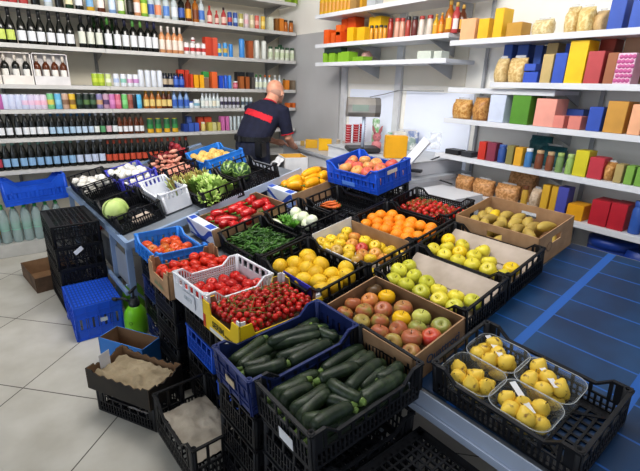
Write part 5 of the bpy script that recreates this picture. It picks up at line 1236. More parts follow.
# shelf 3
RB(2, 30, 96, 312, '#d8b070', 'bag', c2='#b8803c', lab='bag of orange-brown snacks at the left of the third right shelf')
RB(2, 92, 150, 306, '#d0a060', 'bag', c2='#a87038', lab='bag of mixed snacks beside the white box')
RB(2, 148, 222, 298, '#d3dcf0', lab='plain white box on the third right wall shelf', d=.15); RB(2, 216, 300, 300, '#5c9434', lab='green box on the third right wall shelf', d=.15)
RB(2, 290, 386, 310, '#f0a898', lab='large salmon pink box on the third right wall shelf', d=.16)
RB(2, 352, 402, 363, '#e08c80', lab='small pink box, left of two, third right shelf', d=.1); RB(2, 398, 458, 365, '#dc887c', lab='small pink box, right of two, third right shelf', d=.1)
RB(2, 387, 466, 343, '#3454a4', row=.16, lab='blue box behind the two small pink boxes'); RB(2, 455, 522, 336, '#3656b4', lab='square blue box on the third right wall shelf', d=.14)
RB(2, 508, 604, 318, '#cc9844', lab='large ochre box on the third right wall shelf', d=.16); RB(2, 584, 645, 328, '#f0b48c', lab='peach box beside the large ochre box', d=.14); RB(2, 640, 700, 322, '#f0b890', lab='peach box at the right edge of the third shelf')
# shelf 4
C4 = (440, 110, 3.14); k4 = dict(crop=C4)
RB(3, 116, 150, 100, '#c83a2c', lab='red box at the left of the fourth right shelf', d=.08, **k4); RB(3, 142, 182, 103, '#8c3c50', lab='maroon box beside the red box, fourth right shelf', d=.08, **k4)
RB(3, 172, 208, 110, '#3c5a9c', 'jar', c2='#4060a8', lab='blue and red tin on the fourth right shelf', **k4); RB(3, 203, 234, 112, '#8c8450', lab='olive and blue box on the fourth right shelf', d=.07, **k4)
RB(3, 228, 264, 118, '#e4ac34', lab='amber yellow box on the fourth right shelf', d=.08, **k4); RB(3, 256, 290, 122, '#4a80b8', 'jar', c2='#dfe4ea', lab='blue glass jar with white lid on the fourth right shelf', **k4)
RB(3, 288, 325, 128, '#7c4a34', 'jar', c2='#c8a880', lab='brown sauce jar, left of two, fourth right shelf', **k4); RB(3, 322, 358, 133, '#84503a', 'jar', c2='#c8a880', lab='brown sauce jar, right of two, fourth right shelf', **k4)
RB(3, 353, 388, 136, '#7c9860', 'jar', c2='#a8c070', lab='green pickle jar, left of two, fourth right shelf', **k4); RB(3, 384, 420, 140, '#98b868', 'jar', c2='#b4cc80', lab='green pickle jar, right of two, fourth right shelf', **k4)
RB(3, 412, 476, 128, '#d4c82c', lab='tall lime yellow box on the fourth right shelf', d=.11, **k4); RB(3, 458, 528, 150, '#c03a48', lab='crimson box on the fourth right shelf', d=.11, **k4)
RB(3, 503, 546, 166, '#d4a468', 'bag', c2='#b07c40', lab='small packet of nuts beside the crimson box', **k4); RB(3, 540, 578, 171, '#b4a068', lab='khaki box on the fourth right shelf', d=.08, **k4)
RB(3, 573, 612, 176, '#84b04c', lab='green box, left of two at the end of the fourth shelf', d=.08, **k4); RB(3, 606, 650, 181, '#7cac48', lab='green box, right of two at the end of the fourth shelf', d=.08, **k4)
RB(3, 265, 345, 82, '#2c6c70', row=.2, lab='dark teal crumpled packet behind the jars', c2='#245a60', kind='bag', **k4); RB(3, 300, 395, 115, '#2f6f78', row=.17, lab='low teal packet behind the sauce jars', c2='#245a60', kind='bag', **k4)
RB(3, 15, 70, 137, '#2a2c30', lab='black handheld device at the left end of the fourth right shelf', nm='card_reader', d=.1, **k4); RB(3, 65, 112, 134, '#3a3c42', lab='dark grey device with cables beside the handheld device', nm='card_reader', d=.1, **k4)
# shelf 5 (lowest)
for a, b, t, l in ((40, 102, 208, 'clear bag of bread rolls, farthest left on the lowest right shelf'), (95, 168, 220, 'clear bag of bread rolls, second on the lowest right shelf'), (165, 248, 236, 'clear bag of bread rolls nearest the brown jar'), (200, 300, 190, 'tall bag of pastries behind the rolls')):
    RB(4, a, b, t, '#d8a470', 'bag', c2='#b07c48', lab=l, row=.16 if 'tall' in l else .03, **k4)
RB(4, 245, 274, 240, '#c8a040', 'jar', c2='#6c4024', lab='amber jar with brown lid behind the mango tray', **k4); RB(4, 270, 312, 250, '#d4c0a8', 'bag', c2='#b8a088', lab='pale packet between amber jar and yellow boxes', **k4)
RB(4, 308, 342, 236, '#d4a834', lab='tall yellow and brown box, left of two behind the mango tray', d=.07, **k4); RB(4, 336, 366, 241, '#ccA030', lab='tall yellow and brown box, right of two behind the mango tray', d=.07, **k4)
RB(4, 355, 404, 243, '#4c50a4', lab='violet blue box behind the mango tray', d=.09, **k4); RB(4, 392, 470, 298, '#e4a41c', lab='low orange box lying on the lowest right shelf', d=.14, **k4)
def canister(x0, x1, yt, c, lab):
    o = RB(4, x0, x1, yt, c, lab=lab, d=.15, nm='coffee_pack', **k4); me = o.data; zs = [v.co.z for v in me.vertices]; h = max(zs)
    return o
canister(462, 548, 286, '#b82434', 'deep red vacuum pack, left of two on the lowest right shelf'); canister(520, 598, 296, '#b82434', 'deep red vacuum pack, right of two on the lowest right shelf')
RB(4, 580, 640, 290, '#3c64b4', 'jar', c2='#3a5ca8', lab='large blue tin on the lowest right shelf', **k4); RB(4, 630, 690, 298, '#3c64b4', 'jar', c2='#3a5ca8', lab='blue tin at the right edge of the lowest shelf', **k4)
# left part of right wall: shelves over the scale
CA = (310, 0, 6.73); CB_ = (390, 0, 6.73)
def LB_(k, x0, x1, yt, c, kind='box', **kw): return RB(k, x0, x1, yt, c, kind, zs=LZ, tag_='shelf above the scale', ords=LO, **kw)
for i in range(8):
    l = 'slim olive oil bottle at the left of the upper shelf above the scale'; o = LB_(0, 60+25*i, 85+25*i, -75, 'yellow', 'bottle', crop=CA, c2='#c88c2c', lab=l); o['group'] = l
LB_(0, 268, 330, -40, '#a8844c', crop=CA, lab='brown box on the upper shelf above the scale'); LB_(0, 332, 356, -10, '#d09c2c', crop=CA, lab='narrow amber box on the upper shelf above the scale')
LB_(0, 380, 460, -60, '#b8bcc0', crop=CA, lab='grey white box near the end of the upper shelf above the scale', d=.1)
LB_(1, 90, 142, 200, '#e4601c', crop=CA, lab='orange box at the far left of the middle shelf above the scale'); LB_(1, 140, 178, 220, '#e06424', crop=CA, lab='small orange box second on the middle shelf above the scale')
LB_(1, 172, 226, 212, '#dc5418', crop=CA, lab='orange box under the smaller orange block'); LB_(1, 172, 212, 168, '#e86c24', crop=CA, dz=.075, lab='small orange block on top of the third orange box', d=.06)
LB_(1, 205, 262, 128, '#e45c1c', crop=CA, row=.14, lab='tall orange box behind the yellow box'); LB_(1, 245, 322, 115, '#e0581c', crop=CA, row=.14, lab='tallest orange box at the back of the middle shelf')
LB_(1, 246, 312, 184, '#ecb818', crop=CA, lab='yellow box in front of the tall orange boxes'); LB_(1, 312, 388, 182, '#e8b41c', crop=CA, lab='wider yellow box right of the first yellow box')
LB_(1, 388, 492, 110, '#eec01c', crop=CA, row=.14, lab='yellow box at the back above the small yellow jars')
for i, x in enumerate((392, 424, 454, 482)):
    l = 'small yellow jar with black lid in the row on the middle shelf above the scale'; o = LB_(1, x, x+29, 172, '#d8962c', 'jar', crop=CA, c2='#2c2420', lab=l); o['group'] = l
LB_(1, 508, 552, 125, '#a03828', 'jar', crop=CA, c2='#7c2420', lab='tall dark red jar on the middle shelf above the scale')
for x0, x1, y, c, c2, l in ((15,60,122,'#cc9c88','#c04c3c','pale pink jar, left of two'), (52,94,122,'#d09c84','#a8342c','pale pink jar, right of two'), (90,132,112,'#a84438','#2c2c30','red jar with black lid'), (128,180,110,'#6c3430','#34343a','dark red jar with black lid'), (178,226,108,'#d8ccc0','#a83c34','clear jar with red lid, left of two'), (230,282,102,'#d4c8bc','#a83c34','clear jar with red lid, right of two')):
    LB_(1, x0, x1, y, c, 'jar', crop=CB_, c2=c2, lab=l+' on the middle shelf above the scale')
for x0, x1, y, c, l in ((270,304,92,'yellow','small yellow sauce bottle, left'), (302,350,84,'orange','small orange sauce bottle, right'), (352,404,0,'amber','tall amber bottle with yellow label'), (398,446,14,'red','tall red bottle with white label'), (442,486,30,'brown','tall brown bottle at the shelf end')):
    LB_(1, x0, x1, y, c, 'bottle', crop=CB_, c2={'amber':'#e8b42c','red':'#e8dcd8'}.get(c, '#e0a030'), lab=l+' on the middle shelf above the scale')
for x0, x1, y, l in ((85,126,355,'first'), (126,186,352,'second'), (185,282,348,'third and widest')): LB_(2, x0, x1, y, '#8cbc34', crop=CA, lab='lime green box, %s on the lower shelf above the scale' % l)
LB_(2, 285, 382, 380, '#84b030', crop=CA, lab='flat green box on the lower shelf above the scale'); LB_(2, 95, 225, 322, '#2c4038', crop=CA, dz=.09, d=.08, lab='dark green packet lying on the lime boxes'); LB_(2, 335, 384, 340, '#d8a8a4', 'bag', crop=CA, c2='#c89890', row=.1, lab='pink packet behind the flat green box')
for x0, x1, l in ((180, 300, 'left'), (290, 372, 'right')): LB_(2, x0, x1, 342, '#cfd6cc', crop=CB_, d=.1, nm='glass_dish', lab='pale glass dish, %s of two on the lower shelf above the scale' % l)

# ------------------------------------------------------------------ counter and things on it
CZ = 1.0
pA = Vector((2.86, 4.72)); pB = Vector((2.60, 2.35)); 
cw = mat('white_counter_panel', '#e2e4ea', .45, col2='#d6d9e0', scale=2)
ct = thing('shop_counter', 'long white shop counter with steel-grey top along the right wall', 'counter')
def prism(mb, pts, z0, z1):
    n = len(pts); vs = [(p[0], p[1], z0) for p in pts]+[(p[0], p[1], z1) for p in pts]
    return mb.add(vs, [tuple(reversed(range(n))), tuple(range(n, 2*n))]+[(i, (i+1) % n, (i+1) % n+n, i+n) for i in range(n)])
ob('body', prism(MB(), [pB, (XR-.06, pB.y), (XR-.06, pA.y), pA], .08, CZ-.035).mesh('body', cw), ct)
ob('worktop', prism(MB(), [pB+Vector((-.02, -.02)), (XR-.05, pB.y-.02), (XR-.05, pA.y+.02), pA+Vector((-.02, .02))], CZ-.033, CZ).mesh('top', mat('counter_top', '#b9bdc4', .4, col2='#adb1b8')), ct)
ob('plinth', prism(MB(), [pB+Vector((.06, .03)), (XR-.07, pB.y+.03), (XR-.07, pA.y-.03), pA+Vector((.06, -.03))], 0, .08).mesh('pl', cm('#6c6e72')), ct)
RC = 1.12
ru = thing('raised_counter_case', 'raised white case on the counter carrying the scale and the yellow carton', 'case')
ob('body', prism(MB(), [Vector((2.62, 2.42)), Vector((3.35, 2.42)), Vector((3.35, 3.62)), Vector((2.74, 3.62))], CZ+.001, RC-.012).mesh('rb', cw), ru)
ob('top', prism(MB(), [Vector((2.61, 2.41)), Vector((3.355, 2.41)), Vector((3.355, 3.63)), Vector((2.73, 3.63))], RC-.011, RC).mesh('rt', cm('#c2c5ca')), ru)
def on(px, py, x=None):
    p = at_z((px, py), RC+.001); p.x = min(p.x, 3.27); p.y = min(max(p.y, 2.5), 3.5); return p
def cbox(px0, px1, pyb, pyt, c, lab, d=.08, name='product_box', dz=0, cat='box'):
    a = at_z((px0, pyb), CZ+dz+.001); b = at_z((px1, pyb), CZ+dz+.001); w = max(.02, abs((b-a).dot(CR_))); c0 = (a+b)/2; h = solve_z(pyt, c0.x, c0.y)-CZ-dz
    o = thing(name, lab, cat, T(c0.x+.02, c0.y+.02, CZ+dz+.001, R(-36)), None, MB().bbox((-w/2, -d/2, 0), (w/2, d/2, h), .003).mesh('bx', cm(c)))
    return o
# things beside the man
cbox(305, 317, 148, 140, '#e8b42c', 'low yellow box on the counter beside the man'); cbox(318, 331, 150.5, 139, '#ecb81c', 'square yellow box in front of the notched yellow box', d=.07)
o = cbox(320, 335, 141, 131, '#eec030', 'yellow display block standing behind the square yellow box', d=.05, dz=.0); 
cbox(300, 304, 146, 141, '#c8a860', 'small brown packet beside the low yellow box', d=.04)
def tubs(px, py, n, c, lab, r=.022, h=.016, top=None):
    p = at_z((px, py), CZ); p.x = min(p.x, 3.3); p.y = max(p.y, 3.68)
    for i in range(n):
        o = thing('sweets_tub', lab, 'tub', T(p.x, p.y, CZ+.001+i*(h+.0015)), lab, cached(('tub', c, r, h), lambda: MB().lathe([(r*.85, 0), (r, h*.8), (r, h)], 14).mesh('tub', cm(c, .25))))
        ob('lid', cached(('tubl', top, r, h), lambda: MB().lathe([(r*1.05, h*.8), (r*1.05, h), (r*.9, h+.001)], 14).mesh('l', cm(top or '#e8e4e4', .2))), o)
tubs(338, 150, 7, '#cbb488', 'clear tub of brown sweets in the left stack on the counter', .026); tubs(344, 152, 7, '#c8b0a0', 'clear tub of pale sweets in the second stack on the counter', .026)
for i, px in enumerate((350.5, 356, 361)): tubs(px, 154-i, 12, '#c4323c', ['red striped sweets tub in the left of three red stacks', 'red striped sweets tub in the middle of three red stacks', 'red striped sweets tub in the right of three red stacks'][i], .033, .024, '#e8a8b0')
# scale on a pole
p = on(362, 152); sc = thing('weighing_scale', 'steel weighing scale display on a pole above the counter', 'scale', T(p.x, p.y, RC+.001, R(-30), s=1.22))
ob('pole', MB().lathe([(.013, 0), (.013, .27)], 12).mesh('pole', STEEL), sc)
ob('platter', MB().bbox((-.12, -.10, .01), (.12, .10, .04), .006).mesh('pl', cm('#3a3c40')), sc)
mb = MB(); prof = [(-.035, .0), (-.055, .03), (-.055, .085), (-.035, .125), (.0, .135), (.035, .12), (.07, .01), (.04, -.005)]
n = len(prof); vs = [(x, y, z+.26) for x in (-.13, .07) for y, z in prof]; mb.add(vs, [tuple(range(n)), tuple(reversed(range(n, 2*n)))]+[(i, i+n, (i+1) % n+n, (i+1) % n) for i in range(n)]); hd = ob('display_head', mb.mesh('hd', mat('satin_steel', '#b8b4b0', .3, metal=.6, col2='#a09c98')), sc)
vs = [(x, y, z+.26) for x in (.07, .11) for y, z in prof]; ob('end_cap', MB().add(vs, [tuple(range(n)), tuple(reversed(range(n, 2*n)))]+[(i, i+n, (i+1) % n+n, (i+1) % n) for i in range(n)]).mesh('ec', mat('dark_steel', '#7c7a78', .45, metal=.5)), sc)
ob('lcd_screen', MB().box((-.10, -.0565, .30), (.02, -.0552, .345)).mesh('lcd', cm('#8c9c94')), hd)
# pink bunny figure
PINK = mat('pink_plush', '#e8989c', .7, col2='#dc848c', scale=20)
p = on(376, 150); bn = thing('bunny_figure', 'small pink rabbit toy with upright ears on the counter', 'toy', T(p.x, p.y, RC+.001, R(-36), s=1.35))
ob('body', MB().lathe([(.001, 0), (.03, .005), (.036, .03), (.03, .055), (.012, .068)], 16).mesh('b', PINK), bn)
hh_ = ob('head', MB().lathe([(.001, .06), (.022, .066), (.031, .085), (.028, .105), (.014, .118), (.001, .12)], 16).mesh('h', PINK), bn)
for s in (-1, 1): ob('ear', MB().tube([(s*.014, 0, .112), (s*.024, 0, .14), (s*.034, 0, .168)], [.008, .011, .003], 8).mesh('e', PINK), hh_)
mb = MB(); 
for s in (-1, 1): mb.lathe([(.001, 0), (.004, .001), (.001, .003)], 8, Matrix.Translation((s*.011, -.029, .094)) @ Matrix.Rotation(PI/2, 4, 'X'))
ob('eyes', mb.mesh('ey', cm('#3a2c2c')), hh_)
# yellow carton and paper heap
cbox(384, 405, 158, 136, '#ecae20', 'large orange-yellow carton on the raised case behind the pink apples', d=.09, dz=.121)
for px, py, w, h, c, l in ((398, 150, .10, .13, '#e4e0d4', 'stack of white paper rolls behind the yellow carton'), (390, 146, .06, .10, '#7ab48c', 'green packet behind the yellow carton'), (408, 150, .09, .09, '#9cb0a8', 'grey-green pile of packets right of the yellow carton'), (416, 146, .11, .11, '#d8c4c0', 'pale pink and white leaflets on the counter heap'), (409, 140, .05, .19, '#84b880', 'small green bottle cap pack at the top of the heap'), (422, 148, .12, .13, '#8c9cc4', 'blue and white box on the counter heap')):
    p = on(px, py); thing('packet_pile', l, 'packet', T(p.x, p.y, RC+.001, R(-30)), None, MB().bbox((-w*.6, -.05, 0), (w*.6, .05, h*1.35), .01).mesh('pp', mat('pile_'+c.strip('#'), c, .6, col2='#f0f0ee', scale=18, lo=.45, hi=.6)))
p = on(424, 147); mb = MB(); mb.box((-.09, -.05, .178), (.09, .06, .183), None); thing('paper_sheet', 'white paper sheet lying on the blue and white box', 'paper', T(p.x, p.y, RC, R(-45)), None, mb.mesh('ps', WCARD))
# slanted white panel (bag ramp) and side cabinet at the counter's near end
a = at_x((413, 163), 2.66); b = at_x((440, 130), 2.80)
rp_ = thing('slanted_white_panel', 'slanting white metal panel rising behind the blue apple crate', 'panel')
mb = MB(); A_ = Vector((2.58, 2.44, 1.06)); D_ = Vector((.10, -.16, .26)); mb.bar(A_, A_+D_, .075, .02, (-1, 0, .1)); ob('plate', mb.mesh('p', cw), rp_)
mb = MB().bar(A_+Vector((.10, -.02, .0)), A_+Vector((.14, -.10, .0)), .06, .02); ob('foot', mb.mesh('f', cm('#3a3c40')), rp_)
thing('side_cabinet', 'low white cabinet end beside the lowest right wall shelf', 'cabinet', None, None, prism(MB(), [(2.60, 1.92), (2.97, 1.92), (2.97, 2.32), (2.60, 2.32)], .0, .93).mesh('sc', cw))
thing('black_cable', 'loose black cable hanging down beside the fourth right wall shelf', 'cable', None, None, MB().tube([(3.0, 2.38, 1.16), (2.93, 2.48, 1.10), (2.91, 2.46, 1.0), (2.95, 2.36, .97), (2.98, 2.22, .95)], .006, 8).mesh('cb', DKP))
pts = [at_x(q, XR-.06) for q in ((370, 97), (385, 94), (398, 90.5), (420, 91), (444, 91))]
thing('wall_cable', 'thin grey cable running along the white wall behind the scale', 'cable', None, None, MB().tube(pts, .004, 6).mesh('wc', cm('#8c8e92')))
# clear plastic bag hanging between the shelves
thing('plastic_bag', 'crumpled clear plastic bag hanging beside the third right wall shelf', 'bag', T(3.05, 2.45, 1.20, .5), None, crumple(10, 14, .14, .10, .03, mat('bag_film', '#dfe3ea', .2, alpha=.5), 4)).rotation_euler[1] = -1.3
# open white carton with yellow lining by the counter
M = M0(2.40, 3.48, 1.0, 0, -20, .22) ; carton('OWC', M, .24, .26, .24, WCARD, mat('yellow_inside', '#dcae4c', .7), 'open white carton with torn flap standing between the man and the yellow squash', holes=False)
put('OWC', 'torn_flap', 'torn white flap hanging over the open white carton', 'card', crumple(10, 10, .15, .24, .02, WCARD, 8), -.11, .0, .12, ry=-.75)
mb = MB().box((0, 0, 0), (.26, .28, .76)); thing('carton_support', 'stacked plain grey box under the open white carton', 'box', M @ T(-.01, -.01, -.762), None, mb.mesh('cs', cm('#8c8e92')))
# papers under the man's hand
p = at_z((291, 141), CZ+.001); p.x = min(p.x, 3.2); p.y = min(p.y, 4.55); thing('paper_stack', 'stack of white papers on the counter under the hand of the man', 'paper', T(p.x-.02, p.y-.05, CZ+.001, .5), None, MB().bbox((-.1, -.14, 0), (.1, .14, .02), .002).mesh('pst', WCARD))
# drum and dark crate under the right wall shelves
dr = thing('blue_drum', 'blue plastic drum under the lowest shelf beyond the blue mat', 'drum', T(3.17, solve_y(613, 3.17, .75), 0) @ Matrix.Diagonal((1, 1, 1.5, 1))); ob('body', MB().lathe([(.10, 0), (.13, .02), (.135, .2), (.14, .22), (.135, .24), (.135, .44), (.145, .45), (.145, .50), (.13, .52)], 24).mesh('dr', mat('drum_blue', '#1c3f96', .4)), dr); ob('lid', MB().lathe([(.148, .50), (.148, .53), (.12, .54)], 24).mesh('dl', mat('drum_blue', '#1c3f96', .4)), dr)
dr = thing('blue_drum', 'second blue drum further right under the lowest shelf', 'drum', T(3.17, solve_y(648, 3.17, .75), 0) @ Matrix.Diagonal((1, 1, 1.5, 1))); ob('body', MB().lathe([(.10, 0), (.13, .02), (.135, .24), (.135, .44), (.145, .45), (.13, .52)], 24).mesh('dr', MATS['drum_blue']), dr)

# ------------------------------------------------------------------ the man
def remesh(mb, m, vox, smooth=2, name='body'):
    me0 = mb.mesh('tmp', m); o = bpy.data.objects.new('tmp', me0); COL.objects.link(o)
    r = o.modifiers.new('r', 'REMESH'); r.mode = 'VOXEL'; r.voxel_size = vox; r.use_smooth_shade = True
    s = o.modifiers.new('s', 'SMOOTH'); s.iterations = smooth; s.factor = .5
    dg = bpy.context.evaluated_depsgraph_get(); me = bpy.data.meshes.new_from_object(o.evaluated_get(dg)); bpy.data.objects.remove(o)
    me.materials.clear(); me.materials.append(m)
    for p in me.polygons: p.use_smooth = True
    return me
def loft(mb, rings, n=20):
    """rings: (center, rx, ry, pitch)"""
    vs = []; fs = []
    for c, rx, ry, pt in rings:
        for i in range(n):
            a = 2*PI*i/n; x = rx*math.cos(a); y = ry*math.sin(a)
            vs.append((c[0]+x, c[1]+y*math.cos(pt), c[2]-y*math.sin(pt)))
    for j in range(len(rings)-1):
        for i in range(n): k = (i+1) % n; fs.append((j*n+i, j*n+k, (j+1)*n+k, (j+1)*n+i))
    fs.append(tuple(reversed(range(n)))); fs.append(tuple((len(rings)-1)*n+i for i in range(n)))
    mb.add(vs, fs, True)
def sph(mb, c, rx, ry, rz, n=16, tilt=0):
    vs = []; fs = []; m_ = n//2; Rm = Matrix.Rotation(tilt, 3, 'X')
    for j in range(m_+1):
        t = PI*j/m_
        for i in range(n): a = 2*PI*i/n; v = Rm @ Vector((rx*math.sin(t)*math.cos(a), ry*math.sin(t)*math.sin(a), rz*math.cos(t))); vs.append((c[0]+v.x, c[1]+v.y, c[2]+v.z))
    for j in range(m_):
        for i in range(n): k = (i+1) % n; fs.append((j*n+i, j*n+k, (j+1)*n+k, (j+1)*n+i))
    mb.add(vs, fs, True)
SKIN = mat('skin', '#d9a38a', .5, col2='#c98d74', scale=14)
SH_R, EL_R, WR_R = Vector((.215, .23, 1.43)), Vector((.262, .26, 1.17)), Vector((.19, .44, 1.06))
SH_L, EL_L, WR_L = Vector((-.215, .23, 1.43)), Vector((-.25, .30, 1.17)), Vector((-.04, .44, 1.08))
HEAD = Vector((.0, .40, 1.615)); HT = -.5
def torso_rings(g):
    return [((0, 0, 1.0), .17+g, .12+g, 0), ((0, .0, 1.11), .178+g, .125+g, .0), ((0, .03, 1.19), .176+g, .122+g, .3), ((0, .09, 1.27), .186+g, .124+g, .45), ((0, .17, 1.36), .20+g, .122+g, .55), ((0, .235, 1.44), .185+g, .105+g, .6), ((0, .28, 1.49), .12+g, .08+g, .6)]
mb = MB(); loft(mb, torso_rings(0))
mb.tube([(0, .24, 1.45), (0, .30, 1.51), (0, .36, 1.57)], [.072, .066, .066], 14)
sph(mb, HEAD+Vector((0, -.015, .02)), .086, .104, .096, 20, HT); sph(mb, HEAD+Vector((0, .035, -.045)), .058, .068, .07, 16, HT)
sph(mb, HEAD+Vector((0, .098, -.055)), .012, .022, .022, 10, HT)      # nose
sph(mb, HEAD+Vector((0, .075, -.105)), .026, .022, .016, 10, HT)      # chin
sph(mb, HEAD+Vector((0, .082, -.078)), .024, .014, .008, 10, HT)      # lips
for s in (-1, 1):
    sph(mb, HEAD+Vector((s*.087, -.005, -.02)), .012, .020, .032, 12, HT)
    sph(mb, HEAD+Vector((s*.030, .085, -.012)), .022, .016, .009, 10, HT)  # brow
def hand(mb, wr, d, s):
    d = d.normalized(); side = Vector((d.y, -d.x, 0)).normalized()*s; dn = Vector((0, 0, -1))
    palm = wr+d*.055
    mb.tube([wr-d*.01, wr+d*.02, palm, wr+d*.092], [.026, .032, .037, .03], 10)
    for k, (o_, l) in enumerate(((-.030, .062), (-.011, .074), (.009, .070), (.028, .055))):
        b = wr+d*.085+side*o_; p1 = b+d*l*.45+dn*.006; p2 = p1+d*l*.32+dn*.014; p3 = p2+d*l*.18+dn*.016
        mb.tube([b, p1, p2, p3], [.0105, .0098, .009, .0075], 8)
    b = wr+d*.03-side*.028; mb.tube([b, b-side*.022+d*.025+dn*.006, b-side*.024+d*.055+dn*.012], [.013, .0115, .009], 8)
for sh, el, wr, s in ((SH_R, EL_R, WR_R, 1), (SH_L, EL_L, WR_L, -1)):
    mb.tube([sh-Vector((s*.05, 0, 0)), sh, (sh+el)/2, el, (el*.55+wr*.45), wr], [.06, .058, .05, .042, .042, .029], 12); hand(mb, wr, (wr-el)*Vector((1, 1, .3)), s)
for s in (-1, 1):
    mb.tube([(s*.09, .0, 1.07), (s*.105, .01, .82), (s*.11, .03, .53), (s*.115, .0, .32), (s*.115, -.02, .09)], [.095, .085, .058, .055, .038], 14)
    mb.tube([(s*.115, -.05, .05), (s*.118, .05, .045), (s*.125, .15, .03)], [.04, .04, .028], 10)
dirn = R(22)
hw = CO+ray((275.5, 92))*4.62
fx, fy = math.cos(dirn), math.sin(dirn)
rootp = Vector((hw.x-.39*fx, hw.y-.39*fy, 0)); RM = Matrix.Translation(rootp) @ Matrix.Rotation(dirn-PI/2, 4, 'Z')
man = thing('person', 'bald man in navy shirt with red back stripe leaning over the counter', 'person', RM, None, remesh(mb, SKIN, .009, 2))
def clothmat(name, c, red=False):
    m = mat(name, c, .85, col2=c, scale=30, bump=.15, bscale=60)
    return m
NAVYC = mat('navy_cloth', '#10132a', .85, col2='#151933', scale=20, bump=.2, bscale=60); REDC = mat('red_cloth', '#c41f30', .8, col2='#b01a2a', scale=20)
mb = MB(); loft(mb, [((0, .0, 1.13), .197, .145, 0)]+torso_rings(.02)[2:6]+[((0, .28, 1.488), .125, .095, .6)])
for sh, el, s in ((SH_R, EL_R, 1), (SH_L, EL_L, -1)): mb.tube([sh-Vector((s*.06, 0, -.01)), sh+Vector((0, 0, .004)), (sh+el)/2, el*.88+sh*.12], [.07, .072, .068, .064], 14)
shirt = ob('shirt', remesh(mb, NAVYC, .010, 3), man)
# stripe, collar and cuffs
bmn = bmesh.new(); bmn.from_mesh(shirt.data); bmn.normal_update(); sel = []
for f in bmn.faces:
    c = f.calc_center_median(); q = (c.z-1.30)*math.cos(.4)-(c.y-.13)*math.sin(-.4)*0
    w = c.z+ (c.y-.05)*.35 + c.x*.22
    if 1.365 < w < 1.435 and f.normal.y < .25 and abs(c.x) < .19 and c.y < .25: sel.append(f)
st_ = bmesh.new(); mp_ = {}
for f in sel:
    vs = []
    for v in f.verts:
        if v.index not in mp_: mp_[v.index] = st_.verts.new(v.co+v.normal*.003)
        vs.append(mp_[v.index])
    st_.faces.new(vs)
sm_ = bpy.data.meshes.new('stripe'); st_.to_mesh(sm_); st_.free(); bmn.free(); sm_.materials.append(REDC)
for p_ in sm_.polygons: p_.use_smooth = True
ob('red_stripe', sm_, shirt)
ob('red_collar', MB().tube([Vector((.078*math.cos(a), .295+.068*math.sin(a)*.9, 1.50-.04*math.sin(a))) for a in [2*PI*i/20 for i in range(21)]], .010, 8, cap=False).mesh('co', REDC), shirt)
for sh, el in ((SH_R, EL_R), (SH_L, EL_L)):
    c = el*.87+sh*.13; d = (el-sh).normalized(); a_ = d.cross(Vector((0, 1, 0))).normalized(); b_ = d.cross(a_)
    ob('red_cuff', MB().tube([c+(a_*math.cos(t)+b_*math.sin(t))*.064 for t in [2*PI*i/18 for i in range(19)]], .006, 6, cap=False).mesh('cu', REDC), shirt)
TRO = mat('dark_navy_trousers', '#1b1f30', .85, col2='#232840', scale=14, bump=.2, bscale=40)
mb = MB(); loft(mb, [((0, 0, .93), .18, .135, 0), ((0, 0, 1.06), .196, .145, 0), ((0, .005, 1.17), .19, .138, .1)])
for s in (-1, 1): mb.tube([(s*.09, .0, 1.07), (s*.105, .01, .82), (s*.11, .03, .53), (s*.115, .0, .32), (s*.115, -.02, .07)], [.108, .10, .08, .078, .07], 14)
tr = ob('trousers', remesh(mb, TRO, .012, 3), man)
mb = MB(); n = 28; pts = [(.201*math.cos(2*PI*i/n), .002+.151*math.sin(2*PI*i/n), 1.165) for i in range(n+1)]
for i in range(n): 
    a, b = Vector(pts[i]), Vector(pts[i+1]); mb.bar(a, b, .008, .045)
ob('belt', mb.mesh('belt', cm('#121316')), man)
ob('belt_pouch', MB().bbox((.145, -.145, 1.0), (.232, -.05, 1.155), .012).mesh('po', cm('#15161a')), man); ob('belt_keeper', MB().bbox((-.05, -.165, 1.135), (-.02, -.145, 1.195), .004).mesh('kp', cm('#2c2e34')), man)
for s in (-1, 1): ob('shoe', MB().bbox((s*.12-.05, -.10, 0), (s*.12+.05, .19, .085), .03).mesh('sh', cm('#17181b')), man)
mb = MB(); sph(mb, HEAD+Vector((0, -.028, -.01)), .0875, .094, .058, 24, HT)
hm = mb.mesh('hair', mat('short_grey_hair', '#c29a88', .9, col2='#b89080', bump=.3, bscale=200)); bmn = bmesh.new(); bmn.from_mesh(hm)
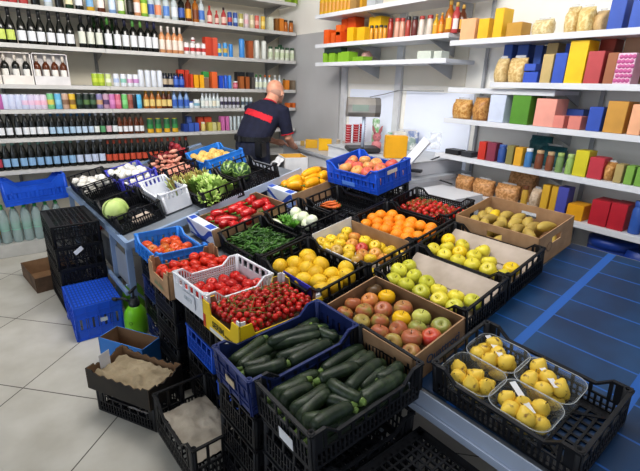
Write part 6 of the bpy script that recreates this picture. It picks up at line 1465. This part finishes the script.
bmesh.ops.delete(bmn, geom=[f for f in bmn.faces if f.calc_center_median().y > HEAD.y+.0 or f.calc_center_median().z > HEAD.z+.03 or f.calc_center_median().z < HEAD.z-.055], context='FACES'); bmn.to_mesh(hm); bmn.free()
ob('hair_fringe', hm, man)
for s in (-1, 1):
    ob('eye', MB().lathe([(.001, 0), (.010, .002), (.012, .006), (.001, .011)], 10, Matrix.Translation(HEAD+Vector((s*.030, .084, -.032))) @ Matrix.Rotation(-PI/2, 4, 'X')).mesh('eye', cm('#e8e4e0')), man)
p = at_z((280, 118), 1.1)

# ------------------------------------------------------------------ light
def area(name, loc, rot, sx, sy, e, col=(1, 1, 1)):
    l = bpy.data.lights.new(name, 'AREA'); l.shape = 'RECTANGLE'; l.size = sx; l.size_y = sy; l.energy = e; l.color = col
    o = bpy.data.objects.new(name, l); COL.objects.link(o); o.location = loc; o.rotation_euler = rot; return o
area('ceiling_light', (.5, 3.0, 3.02), (R(62), 0, R(-8)), 3.4, .6, 86, (1, .96, .90))  # added fill tilted at the back shelves to brighten them
area('ceiling_light', (1.1, 1.6, 3.02), (R(60), 0, R(-72)), 3.0, .6, 74, (1, .98, .95))  # added fill turned towards the right wall to brighten its shelves
area('ceiling_light', (1.0, 2.2, 3.05), (0, 0, 0), 1.4, 1.8, 22, (1, .98, .95))  # soft downward fill added for general brightness
area('window_light', (-3.2, 2.0, 2.0), (R(78), 0, R(-80)), 3.0, 1.8, 30, (.84, .92, 1))  # cool fill added on the open left side, no window stands there
w = bpy.data.worlds.new('world'); bpy.context.scene.world = w; w.use_nodes = True
bg = w.node_tree.nodes['Background']; bg.inputs[0].default_value = (.80, .88, 1, 1); bg.inputs[1].default_value = .72
sc_ = bpy.context.scene; sc_.view_settings.view_transform = 'Standard'; sc_.view_settings.look = 'None'; sc_.view_settings.exposure = .06; sc_.view_settings.gamma = .93
# things whose label repeats belong together
for l, os_ in USED.items():
    if len(os_) > 1:
        for o in os_:
            if 'group' not in o: o['group'] = l
